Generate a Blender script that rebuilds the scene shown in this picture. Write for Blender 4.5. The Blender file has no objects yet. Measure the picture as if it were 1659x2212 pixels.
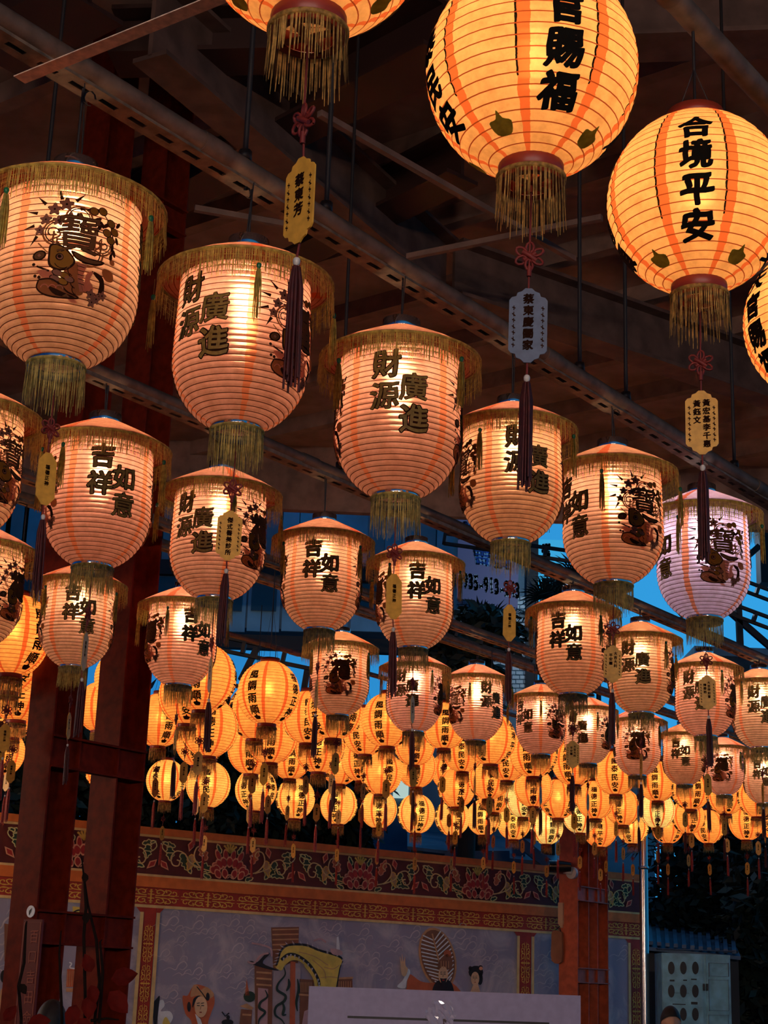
import bpy, bmesh, math, random
from mathutils import Vector, Matrix
random.seed(7)
PI = math.pi
S = bpy.context.scene
COL = S.collection

# ------------------------------------------------------------------ camera
FPX, CX, CY = 3508.0, 829.5, 1106.0            # focal length and centre in pixels of the 1659x2212 frame
PITCH, ROLL = math.radians(16.5), math.radians(2.0)
EYE = Vector((0, 0, 1.6))
FW = Vector((0, math.cos(PITCH), math.sin(PITCH)))
_r, _u = Vector((1, 0, 0)), Vector((0, -math.sin(PITCH), math.cos(PITCH)))
RT = _r * math.cos(ROLL) + _u * math.sin(ROLL)
UP = _u * math.cos(ROLL) - _r * math.sin(ROLL)
cd = bpy.data.cameras.new('camera')
cd.sensor_fit = 'VERTICAL'; cd.sensor_height = 36.0; cd.lens = FPX * 36.0 / 2212.0
cd.clip_start = 0.05; cd.clip_end = 400
cam = bpy.data.objects.new('camera', cd); COL.objects.link(cam)
m3 = Matrix((RT, UP, -FW)).transposed()
cam.matrix_world = Matrix.Translation(EYE) @ m3.to_4x4()
S.camera = cam
S.view_settings.view_transform = 'Standard'
S.view_settings.look = 'None'
S.view_settings.exposure = 0.0
S.view_settings.gamma = 1.0
S.view_settings.use_curve_mapping = False
S.cycles.use_denoising = True
S.cycles.max_bounces = 7
S.cycles.diffuse_bounces = 4
S.cycles.transmission_bounces = 5
S.cycles.transparent_max_bounces = 6
S.cycles.sample_clamp_indirect = 4.0
S.cycles.caustics_reflective = False
S.cycles.caustics_refractive = False

def ray(px, py): return FW + RT * ((px - CX) / FPX) + UP * ((CY - py) / FPX)
def at(px, py, zc): return EYE + ray(px, py) * zc       # a measured pixel at a depth -> a point of the place
def at_z(px, py, z):                                    # ... or at a height
    d = ray(px, py); return EYE + d * ((z - EYE.z) / d.z)

# ------------------------------------------------------------------ world: dusk sky, brighter towards the afterglow
BULB = dict(warm=((1.0, 0.74, 0.46), 110), white=((1.0, 0.78, 0.54), 135), cool=((0.95, 0.90, 1.0), 100),
            orange=((1.0, 0.70, 0.40), 105), yellow=((1.0, 0.82, 0.46), 100))
world = bpy.data.worlds.new('dusk_sky'); S.world = world; world.use_nodes = True
nt = world.node_tree; nt.nodes.clear()
wo = nt.nodes.new('ShaderNodeOutputWorld'); bg = nt.nodes.new('ShaderNodeBackground')
tc = nt.nodes.new('ShaderNodeTexCoord'); sx = nt.nodes.new('ShaderNodeSeparateXYZ')
nt.links.new(tc.outputs['Generated'], sx.inputs[0])
r1 = nt.nodes.new('ShaderNodeValToRGB'); r1.color_ramp.elements[0].position = 0.28; r1.color_ramp.elements[1].position = 0.62
r1.color_ramp.elements[0].color = (0.006, 0.085, 0.33, 1); r1.color_ramp.elements[1].color = (0.035, 0.36, 0.78, 1)
ma = nt.nodes.new('ShaderNodeMath'); ma.operation = 'MULTIPLY_ADD'; ma.inputs[1].default_value = 0.5; ma.inputs[2].default_value = 0.5
nt.links.new(sx.outputs[0], ma.inputs[0]); nt.links.new(ma.outputs[0], r1.inputs[0])
# darker overhead and behind
r2 = nt.nodes.new('ShaderNodeMapRange'); r2.inputs[1].default_value = -0.1; r2.inputs[2].default_value = 0.75
r2.inputs[3].default_value = 0.34; r2.inputs[4].default_value = 1.0
nt.links.new(sx.outputs[1], r2.inputs[0]); nt.links.new(r1.outputs[0], bg.inputs[0]); nt.links.new(r2.outputs[0], bg.inputs[1])
nt.links.new(bg.outputs[0], wo.inputs[0])

FILL = ((1.0, 0.80, 0.68), 310)                 # frontal fill tubes, added out of view behind the camera

# ------------------------------------------------------------------ materials
def N(nt, t, **k):
    n = nt.nodes.new(t)
    for a, b in k.items(): setattr(n, a, b)
    return n
def mat(name, col, rough=0.6, metal=0.0, noise=0.0, scale=20.0, bump=0.0, spec=0.4, transl=0.0, col2=None):
    m = bpy.data.materials.new(name); m.use_nodes = True; nt = m.node_tree
    p = nt.nodes['Principled BSDF']; L = nt.links
    p.inputs['Roughness'].default_value = rough; p.inputs['Metallic'].default_value = metal
    p.inputs['Specular IOR Level'].default_value = spec
    c4 = (*col, 1)
    p.inputs['Base Color'].default_value = c4
    out = nt.nodes['Material Output']; csock = None
    if noise or col2:
        co = N(nt, 'ShaderNodeTexCoord'); nz = N(nt, 'ShaderNodeTexNoise'); nz.inputs['Scale'].default_value = scale
        nz.inputs['Detail'].default_value = 6; L.new(co.outputs['Object'], nz.inputs['Vector'])
        rp = N(nt, 'ShaderNodeValToRGB'); rp.color_ramp.elements[0].position = 0.35; rp.color_ramp.elements[1].position = 0.65
        a = tuple(c * (1 - noise) for c in col); b = col2 or tuple(min(1, c * (1 + noise)) for c in col)
        rp.color_ramp.elements[0].color = (*a, 1); rp.color_ramp.elements[1].color = (*b, 1)
        L.new(nz.outputs['Fac'], rp.inputs[0]); L.new(rp.outputs[0], p.inputs['Base Color']); csock = rp.outputs[0]
        if bump:
            bp = N(nt, 'ShaderNodeBump'); bp.inputs['Strength'].default_value = bump; bp.inputs['Distance'].default_value = 0.01
            L.new(nz.outputs['Fac'], bp.inputs['Height']); L.new(bp.outputs[0], p.inputs['Normal'])
    if transl:
        tr = N(nt, 'ShaderNodeBsdfTranslucent'); tr.inputs[0].default_value = c4
        if csock: L.new(csock, tr.inputs[0])
        mx = N(nt, 'ShaderNodeMixShader'); mx.inputs[0].default_value = transl
        L.new(p.outputs[0], mx.inputs[1]); L.new(tr.outputs[0], mx.inputs[2]); L.new(mx.outputs[0], out.inputs[0])
    return m
def emit(name, col, s):
    m = bpy.data.materials.new(name); m.use_nodes = True; nt = m.node_tree; nt.nodes.clear()
    e = N(nt, 'ShaderNodeEmission'); e.inputs[0].default_value = (*col, 1); e.inputs[1].default_value = s
    o = N(nt, 'ShaderNodeOutputMaterial'); nt.links.new(e.outputs[0], o.inputs[0]); return m

def shade_mat(name, base, rib, stripe, nrib, ribw, nstripe, stripe_off, stripe_w, refr, blackline=0.0, ridges=0):
    """lantern paper/cloth: thin hoops and red paper strips are part of the skin; light passes through it"""
    m = bpy.data.materials.new(name); m.use_nodes = True; nt = m.node_tree; nt.nodes.clear(); L = nt.links
    out = N(nt, 'ShaderNodeOutputMaterial'); uv = N(nt, 'ShaderNodeUVMap'); sp = N(nt, 'ShaderNodeSeparateXYZ'); L.new(uv.outputs[0], sp.inputs[0])
    def M(op, a, b=None, c=None):
        n = N(nt, 'ShaderNodeMath', operation=op)
        for i, v in enumerate((a, b, c)):
            if v is None: continue
            if isinstance(v, (int, float)): n.inputs[i].default_value = v
            else: L.new(v, n.inputs[i])
        return n.outputs[0]
    co = N(nt, 'ShaderNodeTexCoord')
    nz = N(nt, 'ShaderNodeTexNoise'); nz.inputs['Scale'].default_value = 26; nz.inputs['Detail'].default_value = 7; nz.inputs['Roughness'].default_value = 0.65
    oi = N(nt, 'ShaderNodeObjectInfo')
    va = N(nt, 'ShaderNodeVectorMath', operation='ADD'); L.new(co.outputs['Object'], va.inputs[0]); L.new(oi.outputs['Location'], va.inputs[1])
    L.new(va.outputs[0], nz.inputs['Vector'])
    # hoops
    fr = M('FRACT', M('ADD', M('MULTIPLY', sp.outputs[1], nrib), 0.5))
    d = M('ABSOLUTE', M('SUBTRACT', fr, 0.5))
    ribm = M('LESS_THAN', d, ribw)
    # strips, with slightly wavy torn edges
    wob = M('MULTIPLY', M('SUBTRACT', nz.outputs['Fac'], 0.5), 0.10)
    fs = M('FRACT', M('ADD', M('MULTIPLY', M('ADD', sp.outputs[0], stripe_off), nstripe), 0.5))
    ds = M('ABSOLUTE', M('SUBTRACT', M('ADD', fs, wob), 0.5))
    strm = M('LESS_THAN', ds, stripe_w)
    base_n = N(nt, 'ShaderNodeMixRGB', blend_type='MULTIPLY'); base_n.inputs[0].default_value = 1.0
    rp = N(nt, 'ShaderNodeValToRGB'); rp.color_ramp.elements[0].position = 0.3; rp.color_ramp.elements[1].position = 0.62
    rp.color_ramp.elements[0].color = (0.74, 0.68, 0.62, 1); rp.color_ramp.elements[1].color = (1, 1, 1, 1); L.new(nz.outputs['Fac'], rp.inputs[0])
    base_n.inputs[1].default_value = (*base, 1); L.new(rp.outputs[0], base_n.inputs[2])
    tint = N(nt, 'ShaderNodeMixRGB', blend_type='MULTIPLY'); tint.inputs[0].default_value = 1.0
    L.new(base_n.outputs[0], tint.inputs[1]); L.new(oi.outputs['Color'], tint.inputs[2])
    c1 = N(nt, 'ShaderNodeMixRGB'); L.new(strm, c1.inputs[0]); L.new(tint.outputs[0], c1.inputs[1]); c1.inputs[2].default_value = (*stripe, 1)
    cc = c1
    if blackline:
        fb = M('ABSOLUTE', M('SUBTRACT', M('ADD', fs, M('MULTIPLY', wob, 0.6)), 0.5 - stripe_w + 0.006))
        bm_ = M('MULTIPLY', M('LESS_THAN', fb, 0.014), M('MULTIPLY', M('GREATER_THAN', sp.outputs[1], 0.28), M('LESS_THAN', sp.outputs[1], 0.85)))
        c2 = N(nt, 'ShaderNodeMixRGB'); L.new(bm_, c2.inputs[0]); L.new(cc.outputs[0], c2.inputs[1]); c2.inputs[2].default_value = (0.01, 0.006, 0.004, 1); cc = c2
    c3 = N(nt, 'ShaderNodeMixRGB'); L.new(ribm, c3.inputs[0]); L.new(cc.outputs[0], c3.inputs[1]); c3.inputs[2].default_value = (*rib, 1)
    bp = N(nt, 'ShaderNodeBump'); bp.inputs['Strength'].default_value = 0.35; bp.inputs['Distance'].default_value = 0.006; L.new(nz.outputs['Fac'], bp.inputs['Height'])
    if ridges:                                      # fine weft of the cloth: spreads the lamp's glare up and down
        sn = M('SINE', M('MULTIPLY', sp.outputs[1], nrib * ridges * 2 * PI)); b2 = N(nt, 'ShaderNodeBump'); b2.inputs['Strength'].default_value = 1.0; b2.inputs['Distance'].default_value = 0.0008
        L.new(sn, b2.inputs['Height']); L.new(bp.outputs[0], b2.inputs['Normal']); bp = b2
    tr = N(nt, 'ShaderNodeBsdfTranslucent'); L.new(c3.outputs[0], tr.inputs[0])
    df = N(nt, 'ShaderNodeBsdfDiffuse'); L.new(c3.outputs[0], df.inputs[0])
    mx = N(nt, 'ShaderNodeMixShader'); mx.inputs[0].default_value = 0.20; L.new(tr.outputs[0], mx.inputs[1]); L.new(df.outputs[0], mx.inputs[2])
    if refr:
        rf = N(nt, 'ShaderNodeBsdfRefraction'); rf.inputs['Roughness'].default_value = 0.36; rf.inputs['IOR'].default_value = 1.4
        L.new(c3.outputs[0], rf.inputs[0]); L.new(bp.outputs[0], rf.inputs['Normal'])
        m2 = N(nt, 'ShaderNodeMixShader'); m2.inputs[0].default_value = refr; L.new(mx.outputs[0], m2.inputs[1]); L.new(rf.outputs[0], m2.inputs[2]); mx = m2
    L.new(mx.outputs[0], out.inputs[0])
    return m

M_ = {}
M_['bell'] = shade_mat('salmon_cloth', (0.86, 0.43, 0.29), (0.13, 0.03, 0.015), (0.82, 0.23, 0.10), 27, 0.075, 4, 0.125, 0.046, 0.24, 0.0, 7)
M_['hat'] = shade_mat('salmon_cloth_hat', (0.80, 0.36, 0.22), (0.35, 0.09, 0.04), (0.7, 0.13, 0.05), 16, 0.09, 4, 0.125, 0.055, 0.06)
M_['round'] = shade_mat('orange_paper', (0.93, 0.42, 0.11), (0.40, 0.055, 0.012), (0.72, 0.12, 0.025), 24, 0.065, 8, 0.0625, 0.075, 0.02)
M_['front'] = shade_mat('oiled_paper', (0.93, 0.48, 0.175), (0.34, 0.06, 0.015), (0.78, 0.16, 0.04), 24, 0.055, 8, 0.0625, 0.085, 0.012, 1.0)
M_['gold_thread'] = mat('gold_thread', (0.90, 0.62, 0.15), 0.6, transl=0.6, noise=0.35, scale=60)
M_['olive_thread'] = mat('olive_thread', (0.62, 0.47, 0.13), 0.6, transl=0.5, noise=0.4, scale=60)
M_['brown_thread'] = mat('brown_thread', (0.62, 0.36, 0.09), 0.6, transl=0.5, noise=0.5, scale=70)
M_['chrome'] = mat('chrome', (0.75, 0.76, 0.78), 0.12, 1.0)
M_['redtin'] = mat('red_painted_tin', (0.26, 0.03, 0.012), 0.4)
M_['wire'] = mat('black_wire', (0.015, 0.012, 0.012), 0.5)
M_['ink'] = mat('black_ink', (0.006, 0.005, 0.004), 0.8, spec=0.05)
M_['gold_ink'] = mat('gold_ink', (0.50, 0.32, 0.08), 0.5, transl=0.42, noise=0.2, scale=90)
M_['dark_ink'] = mat('dark_brown_ink', (0.035, 0.012, 0.006), 0.8, transl=0.15, spec=0.05)
M_['brown_ink'] = mat('brown_ink', (0.32, 0.13, 0.05), 0.8, transl=0.55, spec=0.05)
M_['orange_ink'] = mat('orange_ink', (0.90, 0.36, 0.06), 0.8, transl=0.7, spec=0.05)
M_['pink_ink'] = mat('pink_ink', (0.80, 0.32, 0.20), 0.8, transl=0.7, spec=0.05)
M_['leaf_ink'] = mat('green_leaf_ink', (0.13, 0.13, 0.02), 0.8, transl=0.4, noise=0.3, scale=40, spec=0.05)
M_['cord'] = mat('dark_red_cord', (0.16, 0.014, 0.010), 0.6)
M_['tassel'] = mat('dark_red_silk', (0.055, 0.004, 0.004), 0.6, noise=0.3, scale=80)
M_['tassel_bright'] = mat('red_silk', (0.30, 0.03, 0.025), 0.6, noise=0.3, scale=80)
M_['bead'] = mat('green_bead', (0.02, 0.16, 0.06), 0.25)
M_['white_bead'] = mat('white_bead', (0.6, 0.55, 0.5), 0.3)
M_['tag_gold'] = mat('gold_card', (0.72, 0.36, 0.045), 0.45, noise=0.12, scale=50)
M_['tag_white'] = mat('pale_card', (0.10, 0.13, 0.20), 0.5, noise=0.1, scale=50)
for k, (c, s) in BULB.items(): M_['bulb_' + k] = emit('lit_bulb_' + k, c, s)

# ------------------------------------------------------------------ mesh helpers
class MB:
    def __init__(s): s.v = []; s.f = []; s.m = []; s.uv = None; s.sm = []
    def add(s, vs, fs, m=0, smooth=False):
        o = len(s.v); s.v += [tuple(v) for v in vs]
        for f in fs: s.f.append(tuple(i + o for i in f)); s.m.append(m); s.sm.append(smooth)
    def box(s, c, half, ax=None, m=0):
        c = Vector(c); X, Y, Z = ax or (Vector((1, 0, 0)), Vector((0, 1, 0)), Vector((0, 0, 1)))
        vs = [c + X * (half[0] * i) + Y * (half[1] * j) + Z * (half[2] * k) for i in (-1, 1) for j in (-1, 1) for k in (-1, 1)]
        s.add(vs, [(0, 1, 3, 2), (4, 6, 7, 5), (0, 4, 5, 1), (2, 3, 7, 6), (0, 2, 6, 4), (1, 5, 7, 3)], m)
    def bar(s, a, b, w, h, m=0, upv=None):
        a, b = Vector(a), Vector(b); X = (b - a).normalized(); U = Vector(upv or (0, 0, 1))
        if abs(X.dot(U)) > 0.99: U = Vector((1, 0, 0))
        Y = U.cross(X).normalized(); Z = X.cross(Y)
        s.box((a + b) / 2, ((b - a).length / 2, w / 2, h / 2), (X, Y, Z), m)
    def tube(s, pts, r, n=8, m=0, cap=True, smooth=True):
        pts = [Vector(p) for p in pts]; rings = []
        rr = r if isinstance(r, (list, tuple)) else [r] * len(pts)
        U = None
        for i, p in enumerate(pts):
            t = (pts[min(i + 1, len(pts) - 1)] - pts[max(i - 1, 0)]).normalized()
            if U is None:
                U = Vector((0, 0, 1)) if abs(t.z) < 0.9 else Vector((1, 0, 0))
            U = (U - t * U.dot(t)).normalized(); W = t.cross(U)
            rings.append([p + (U * math.cos(2 * PI * k / n) + W * math.sin(2 * PI * k / n)) * rr[i] for k in range(n)])
        vs = [v for g in rings for v in g]
        fs = [(i * n + k, i * n + (k + 1) % n, (i + 1) * n + (k + 1) % n, (i + 1) * n + k) for i in range(len(pts) - 1) for k in range(n)]
        s.add(vs, fs, m, smooth)
        if cap: s.add(rings[0], [tuple(range(n - 1, -1, -1))], m); s.add(rings[-1], [tuple(range(n))], m)
    def lathe(s, prof, n=24, m=0, smooth=True, z0=0.0, cx=0.0, cy=0.0):
        vs = [(cx + r * math.cos(2 * PI * k / n), cy + r * math.sin(2 * PI * k / n), z + z0) for r, z in prof for k in range(n)]
        fs = [(i * n + k, i * n + (k + 1) % n, (i + 1) * n + (k + 1) % n, (i + 1) * n + k) for i in range(len(prof) - 1) for k in range(n)]
        s.add(vs, fs, m, smooth)
    def prism(s, pts, z0, z1, m=0, fn=None):
        fn = fn or (lambda x, y, z: (x, y, z)); n = len(pts)
        s.add([fn(x, y, z0) for x, y in pts] + [fn(x, y, z1) for x, y in pts],
              [tuple(range(n - 1, -1, -1)), tuple(range(n, 2 * n))] + [(i, (i + 1) % n, n + (i + 1) % n, n + i) for i in range(n)], m)
    def mesh(s, name, mats):
        me = bpy.data.meshes.new(name); me.from_pydata(s.v, [], s.f)
        for k in (mats if isinstance(mats, (list, tuple)) else [mats]): me.materials.append(k if not isinstance(k, str) else M_[k])
        me.polygons.foreach_set('material_index', s.m); me.polygons.foreach_set('use_smooth', s.sm)
        me.update(); return me
    def obj(s, name, mats, parent=None): return link(name, s.mesh(name, mats), parent)
def link(name, me, parent=None):
    o = bpy.data.objects.new(name, me); COL.objects.link(o)
    if parent: o.parent = parent
    return o
def tag(o, label, cat, group=None, kind=None):
    o['label'] = label; o['category'] = cat
    if group: o['group'] = group
    if kind: o['kind'] = kind
    return o
def empty(name, loc, rz=0): 
    o = bpy.data.objects.new(name, None); COL.objects.link(o); o.location = loc; o.rotation_euler = (0, 0, rz); o.empty_display_size = 0.1; return o
def struct(o): o['kind'] = 'structure'; return o
def dup(o, parent=None):
    c = o.copy(); COL.objects.link(c)
    if parent: c.parent = parent
    for ch in o.children: dup(ch, c)
    return c
def spline(pts, n=6, closed=False):
    P = [Vector((*p, 0)[:3]) if len(p) == 2 else Vector(p) for p in pts]; out = []; N_ = len(P)
    for i in range(N_ if closed else N_ - 1):
        p0, p1, p2, p3 = (P[(i - 1) % N_], P[i], P[(i + 1) % N_], P[(i + 2) % N_]) if closed else (P[max(i - 1, 0)], P[i], P[i + 1], P[min(i + 2, N_ - 1)])
        for k in range(n):
            t = k / n
            out.append(0.5 * ((2 * p1) + (p2 - p0) * t + (2 * p0 - 5 * p1 + 4 * p2 - p3) * t * t + (3 * p1 - p0 - 3 * p2 + p3) * t ** 3))
    if not closed: out.append(P[-1])
    return [(q.x, q.y) for q in out]

# ------------------------------------------------------------------ flat drawing (print on a skin / paint on a wall): shapes in 2-D, laid on a surface
def hull(pts):
    pts = sorted(set((round(x, 6), round(y, 6)) for x, y in pts))
    if len(pts) < 3: return pts
    def half(ps):
        h = []
        for p in ps:
            while len(h) > 1 and (h[-1][0] - h[-2][0]) * (p[1] - h[-2][1]) - (h[-1][1] - h[-2][1]) * (p[0] - h[-2][0]) <= 0: h.pop()
            h.append(p)
        return h
    a, b = half(pts), half(pts[::-1]); return a[:-1] + b[:-1]
GL = {}
def glyph(ch):
    """fill triangles and outline edges of one written character, about one unit square around 0"""
    if ch in GL: return GL[ch]
    c = bpy.data.curves.new('g', 'FONT'); c.body = ch; c.size = 1; c.resolution_u = 3
    o = bpy.data.objects.new('g', c); COL.objects.link(o)
    me = bpy.data.meshes.new_from_object(o.evaluated_get(bpy.context.evaluated_depsgraph_get()))
    bm = bmesh.new(); bm.from_mesh(me); bmesh.ops.remove_doubles(bm, verts=bm.verts, dist=1e-4)
    for f in (-0.25, 0.0, 0.25, 0.5, 0.75, 1.0):
        for co, no in (((f, 0, 0), (1, 0, 0)), ((0, f - .1, 0), (0, 1, 0))):
            bmesh.ops.bisect_plane(bm, geom=bm.verts[:] + bm.edges[:] + bm.faces[:], plane_co=co, plane_no=no)
    vs = [(v.co.x - 0.49, v.co.y - 0.375) for v in bm.verts]
    bm.verts.index_update()
    fs = [tuple(v.index for v in f.verts) for f in bm.faces]
    ed = [tuple(v.index for v in e.verts) for e in bm.edges if len(e.link_faces) == 1]
    bm.free(); bpy.data.objects.remove(o); bpy.data.meshes.remove(me); bpy.data.curves.remove(c)
    def warp(p):                                   # a brush hand: strokes rise to the right and waver
        x, y = p
        return (x + 0.018 * math.sin(9 * y + 5 * x), y + 0.07 * x + 0.018 * math.sin(8 * x + 3))
    GL[ch] = ([warp(p) for p in vs], fs, ed); return GL[ch]
class Draw:
    """collects flat shapes (x, y, layer) then lays them on a surface with fn(x, y, layer)"""
    def __init__(s): s.sh = []
    def poly(s, pts, m, lay=0): s.sh.append((list(pts), [tuple(range(len(pts)))], m, lay))
    def text(s, ch, x, y, size, m, lay, pen=0.0, pw=1.6):
        vs, fs, ed = glyph(ch)
        s.sh.append(([(x + a * size, y + b * size) for a, b in vs], fs, m, lay))
        if pen:                                     # slanted nib along every outline edge
            ca, sa = math.cos(0.7), math.sin(0.7)
            nib = []
            for k in range(8):
                u, w = math.cos(k * PI / 4) * pen * pw, math.sin(k * PI / 4) * pen
                nib.append((u * ca - w * sa, u * sa + w * ca))
            for i, j in ed:
                a, b = vs[i], vs[j]
                h = hull([(a[0] + q[0], a[1] + q[1]) for q in nib] + [(b[0] + q[0], b[1] + q[1]) for q in nib])
                if len(h) > 2: s.sh.append(([(x + p[0] * size, y + p[1] * size) for p in h], [tuple(range(len(h)))], m, lay))
    def line(s, pts, w, m, lay=0, taper=False):
        P = [Vector(p) for p in pts]; n = len(P); L, R = [], []
        for i, p in enumerate(P):
            t = (P[min(i + 1, n - 1)] - P[max(i - 1, 0)])
            if t.length < 1e-9: t = Vector((1, 0))
            t.normalize(); nn = Vector((-t.y, t.x)); ww = w / 2 * ((0.25 + 0.75 * math.sin(PI * min(1, (i + .5) / n * 1.0))) if taper else 1)
            L.append(p + nn * ww); R.append(p - nn * ww)
        vs = [(q.x, q.y) for q in L] + [(q.x, q.y) for q in R]
        s.sh.append((vs, [(i, i + 1, n + i + 1, n + i) for i in range(n - 1)], m, lay))
    def disc(s, x, y, rx, ry, m, lay=0, n=14, rot=0):
        c, q = math.cos(rot), math.sin(rot)
        s.poly([(x + rx * math.cos(2 * PI * k / n) * c - ry * math.sin(2 * PI * k / n) * q, y + rx * math.cos(2 * PI * k / n) * q + ry * math.sin(2 * PI * k / n) * c) for k in range(n)], m, lay)
    def arc(s, x, y, r, a0, a1, w, m, lay=0, n=12, ry=None):
        ry = ry or r
        s.line([(x + r * math.cos(a0 + (a1 - a0) * k / n), y + ry * math.sin(a0 + (a1 - a0) * k / n)) for k in range(n + 1)], w, m, lay)
    def flower(s, x, y, r, mf, mo, lay=0, n=5, rot=0.3):
        pts = [(x + r * (0.78 + 0.22 * math.cos(n * a)) * math.cos(a + rot), y + r * (0.78 + 0.22 * math.cos(n * a)) * math.sin(a + rot)) for a in [2 * PI * k / 30 for k in range(30)]]
        s.poly([((px - x) * 1.14 + x, (py - y) * 1.14 + y) for px, py in pts], mo, lay); s.poly(pts, mf, lay + 1); s.disc(x, y, r * .18, r * .18, mo, lay + 2, 8)
    def spiral(s, x, y, r, turns, a0, w, m, lay=0, n=22, sgn=1):
        s.line([(x + r * (1 - 0.85 * k / n) * math.cos(a0 + sgn * turns * 2 * PI * k / n), y + r * (1 - 0.85 * k / n) * math.sin(a0 + sgn * turns * 2 * PI * k / n)) for k in range(n + 1)], w, m, lay)
    def build(s, mb, fn):
        for vs, fs, m, lay in s.sh: mb.add([fn(x, y, lay) for x, y in vs], fs, m)
    def mesh(s, name, mats, fn): mb = MB(); s.build(mb, fn); return mb.mesh(name, mats)

# ------------------------------------------------------------------ frame of the roof: rails run along U, purlins along V
AZ = math.radians(37.0)
U_ = Vector((math.sin(AZ), math.cos(AZ), 0)); V_ = Vector((math.cos(AZ), -math.sin(AZ), 0)); Z_ = Vector((0, 0, 1))

# ------------------------------------------------------------------ lantern kinds
def bell_r(z): return 0.197 * math.sqrt(max(0.0, 1 - ((0.2 - z) / 0.215) ** 2)) if z < 0.2 else 0.197 - 0.008 * (z - 0.2) / 0.25
def round_r(z): t = (z - 0.201) / 0.21; return 0.2 * math.sqrt(max(0.02, 1 - t * t))
def skin(prof, nrib, sub, sag, n, name, m):
    """revolve a profile, each cell between two hoops sagging slightly inwards, with uv"""
    L = [0]
    for a, b in zip(prof, prof[1:]): L.append(L[-1] + math.dist(a, b))
    def P(s):
        for i in range(len(L) - 1):
            if s <= L[i + 1] + 1e-9:
                t = (s - L[i]) / (L[i + 1] - L[i]); return [prof[i][k] + (prof[i + 1][k] - prof[i][k]) * t for k in (0, 1)]
    K = nrib * sub; rows = []
    for k in range(K + 1):
        s = L[-1] * k / K; r, z = P(s); d = sag * math.sin(PI * (k % sub) / sub)
        a, b = P(max(0, s - 1e-3)), P(min(L[-1], s + 1e-3)); tx, tz = b[0] - a[0], b[1] - a[1]; q = math.hypot(tx, tz) or 1
        rows.append((r - d * tz / q, z + d * tx / q))
    vs = [(r * math.cos(2 * PI * i / n), r * math.sin(2 * PI * i / n), z) for r, z in rows for i in range(n)]
    fs = [(k * n + i, k * n + (i + 1) % n, (k + 1) * n + (i + 1) % n, (k + 1) * n + i) for k in range(K) for i in range(n)]
    me = bpy.data.meshes.new(name); me.from_pydata(vs, [], fs); uv = me.uv_layers.new(name='uv')
    j = 0
    for k in range(K):
        for i in range(n):
            for (a, b) in ((i, k), (i + 1, k), (i + 1, k + 1), (i, k + 1)):
                uv.data[j].uv = (a / n, b / K); j += 1
    me.polygons.foreach_set('use_smooth', [True] * len(fs)); me.materials.append(M_[m]); me.update(); return me
def fringe(r, z0, ln, n, w, name, m, jit=0.25, flare=0.0, net=0, seed=1):
    R_ = random.Random(seed); mb = MB()
    for i in range(n):
        a = 2 * PI * (i + R_.uniform(-.4, .4)) / n; l = ln * (1 + R_.uniform(-jit, jit * .4)); dr = R_.uniform(-.004, .004); sw = R_.uniform(-.012, .012)
        pts = []
        for t in (0, .35, .7, 1):
            aa = a + sw * t * .7; rr = r + dr * t + flare * t * t
            pts.append((rr * math.cos(aa), rr * math.sin(aa), z0 - l * t))
        tw = a + R_.uniform(-.7, .7); side = (-math.sin(tw), math.cos(tw)); q = []
        for (x, y, z), ww in zip(pts, (w, w * 1.15, w, w * .45)): q += [(x - side[0] * ww, y - side[1] * ww, z), (x + side[0] * ww, y + side[1] * ww, z)]
        mb.add(q, [(0, 1, 3, 2), (2, 3, 5, 4), (4, 5, 7, 6)])
    for k in range(net):
        zz = z0 - ln * (.12 + .17 * k)
        mb.tube([((r + .001) * math.cos(2 * PI * i / 40), (r + .001) * math.sin(2 * PI * i / 40), zz + R_.uniform(-.002, .002)) for i in range(41)], .0009, 3, 0, False, False)
    mb.lathe([(r - .003, z0 + .004), (r + .003, z0 + .002), (r + .003, z0 - .005), (r - .002, z0 - .006)], 40)
    return mb.mesh(name, m)
def panel(rfn, thp, zc, rref, off, zmap=None, step=0.0005):
    def fn(x, y, lay):
        z = zmap(y) if zmap else zc + y
        a = thp + x / (rfn(z) if zmap else rref); r = rfn(z) + off + step * lay
        return (r * math.cos(a), r * math.sin(a), z)
    return fn
RZ = lambda y: 0.201 + 0.21 * math.sin(max(-1.45, min(1.45, y / 0.205)))     # arc length along the globe -> height

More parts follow.
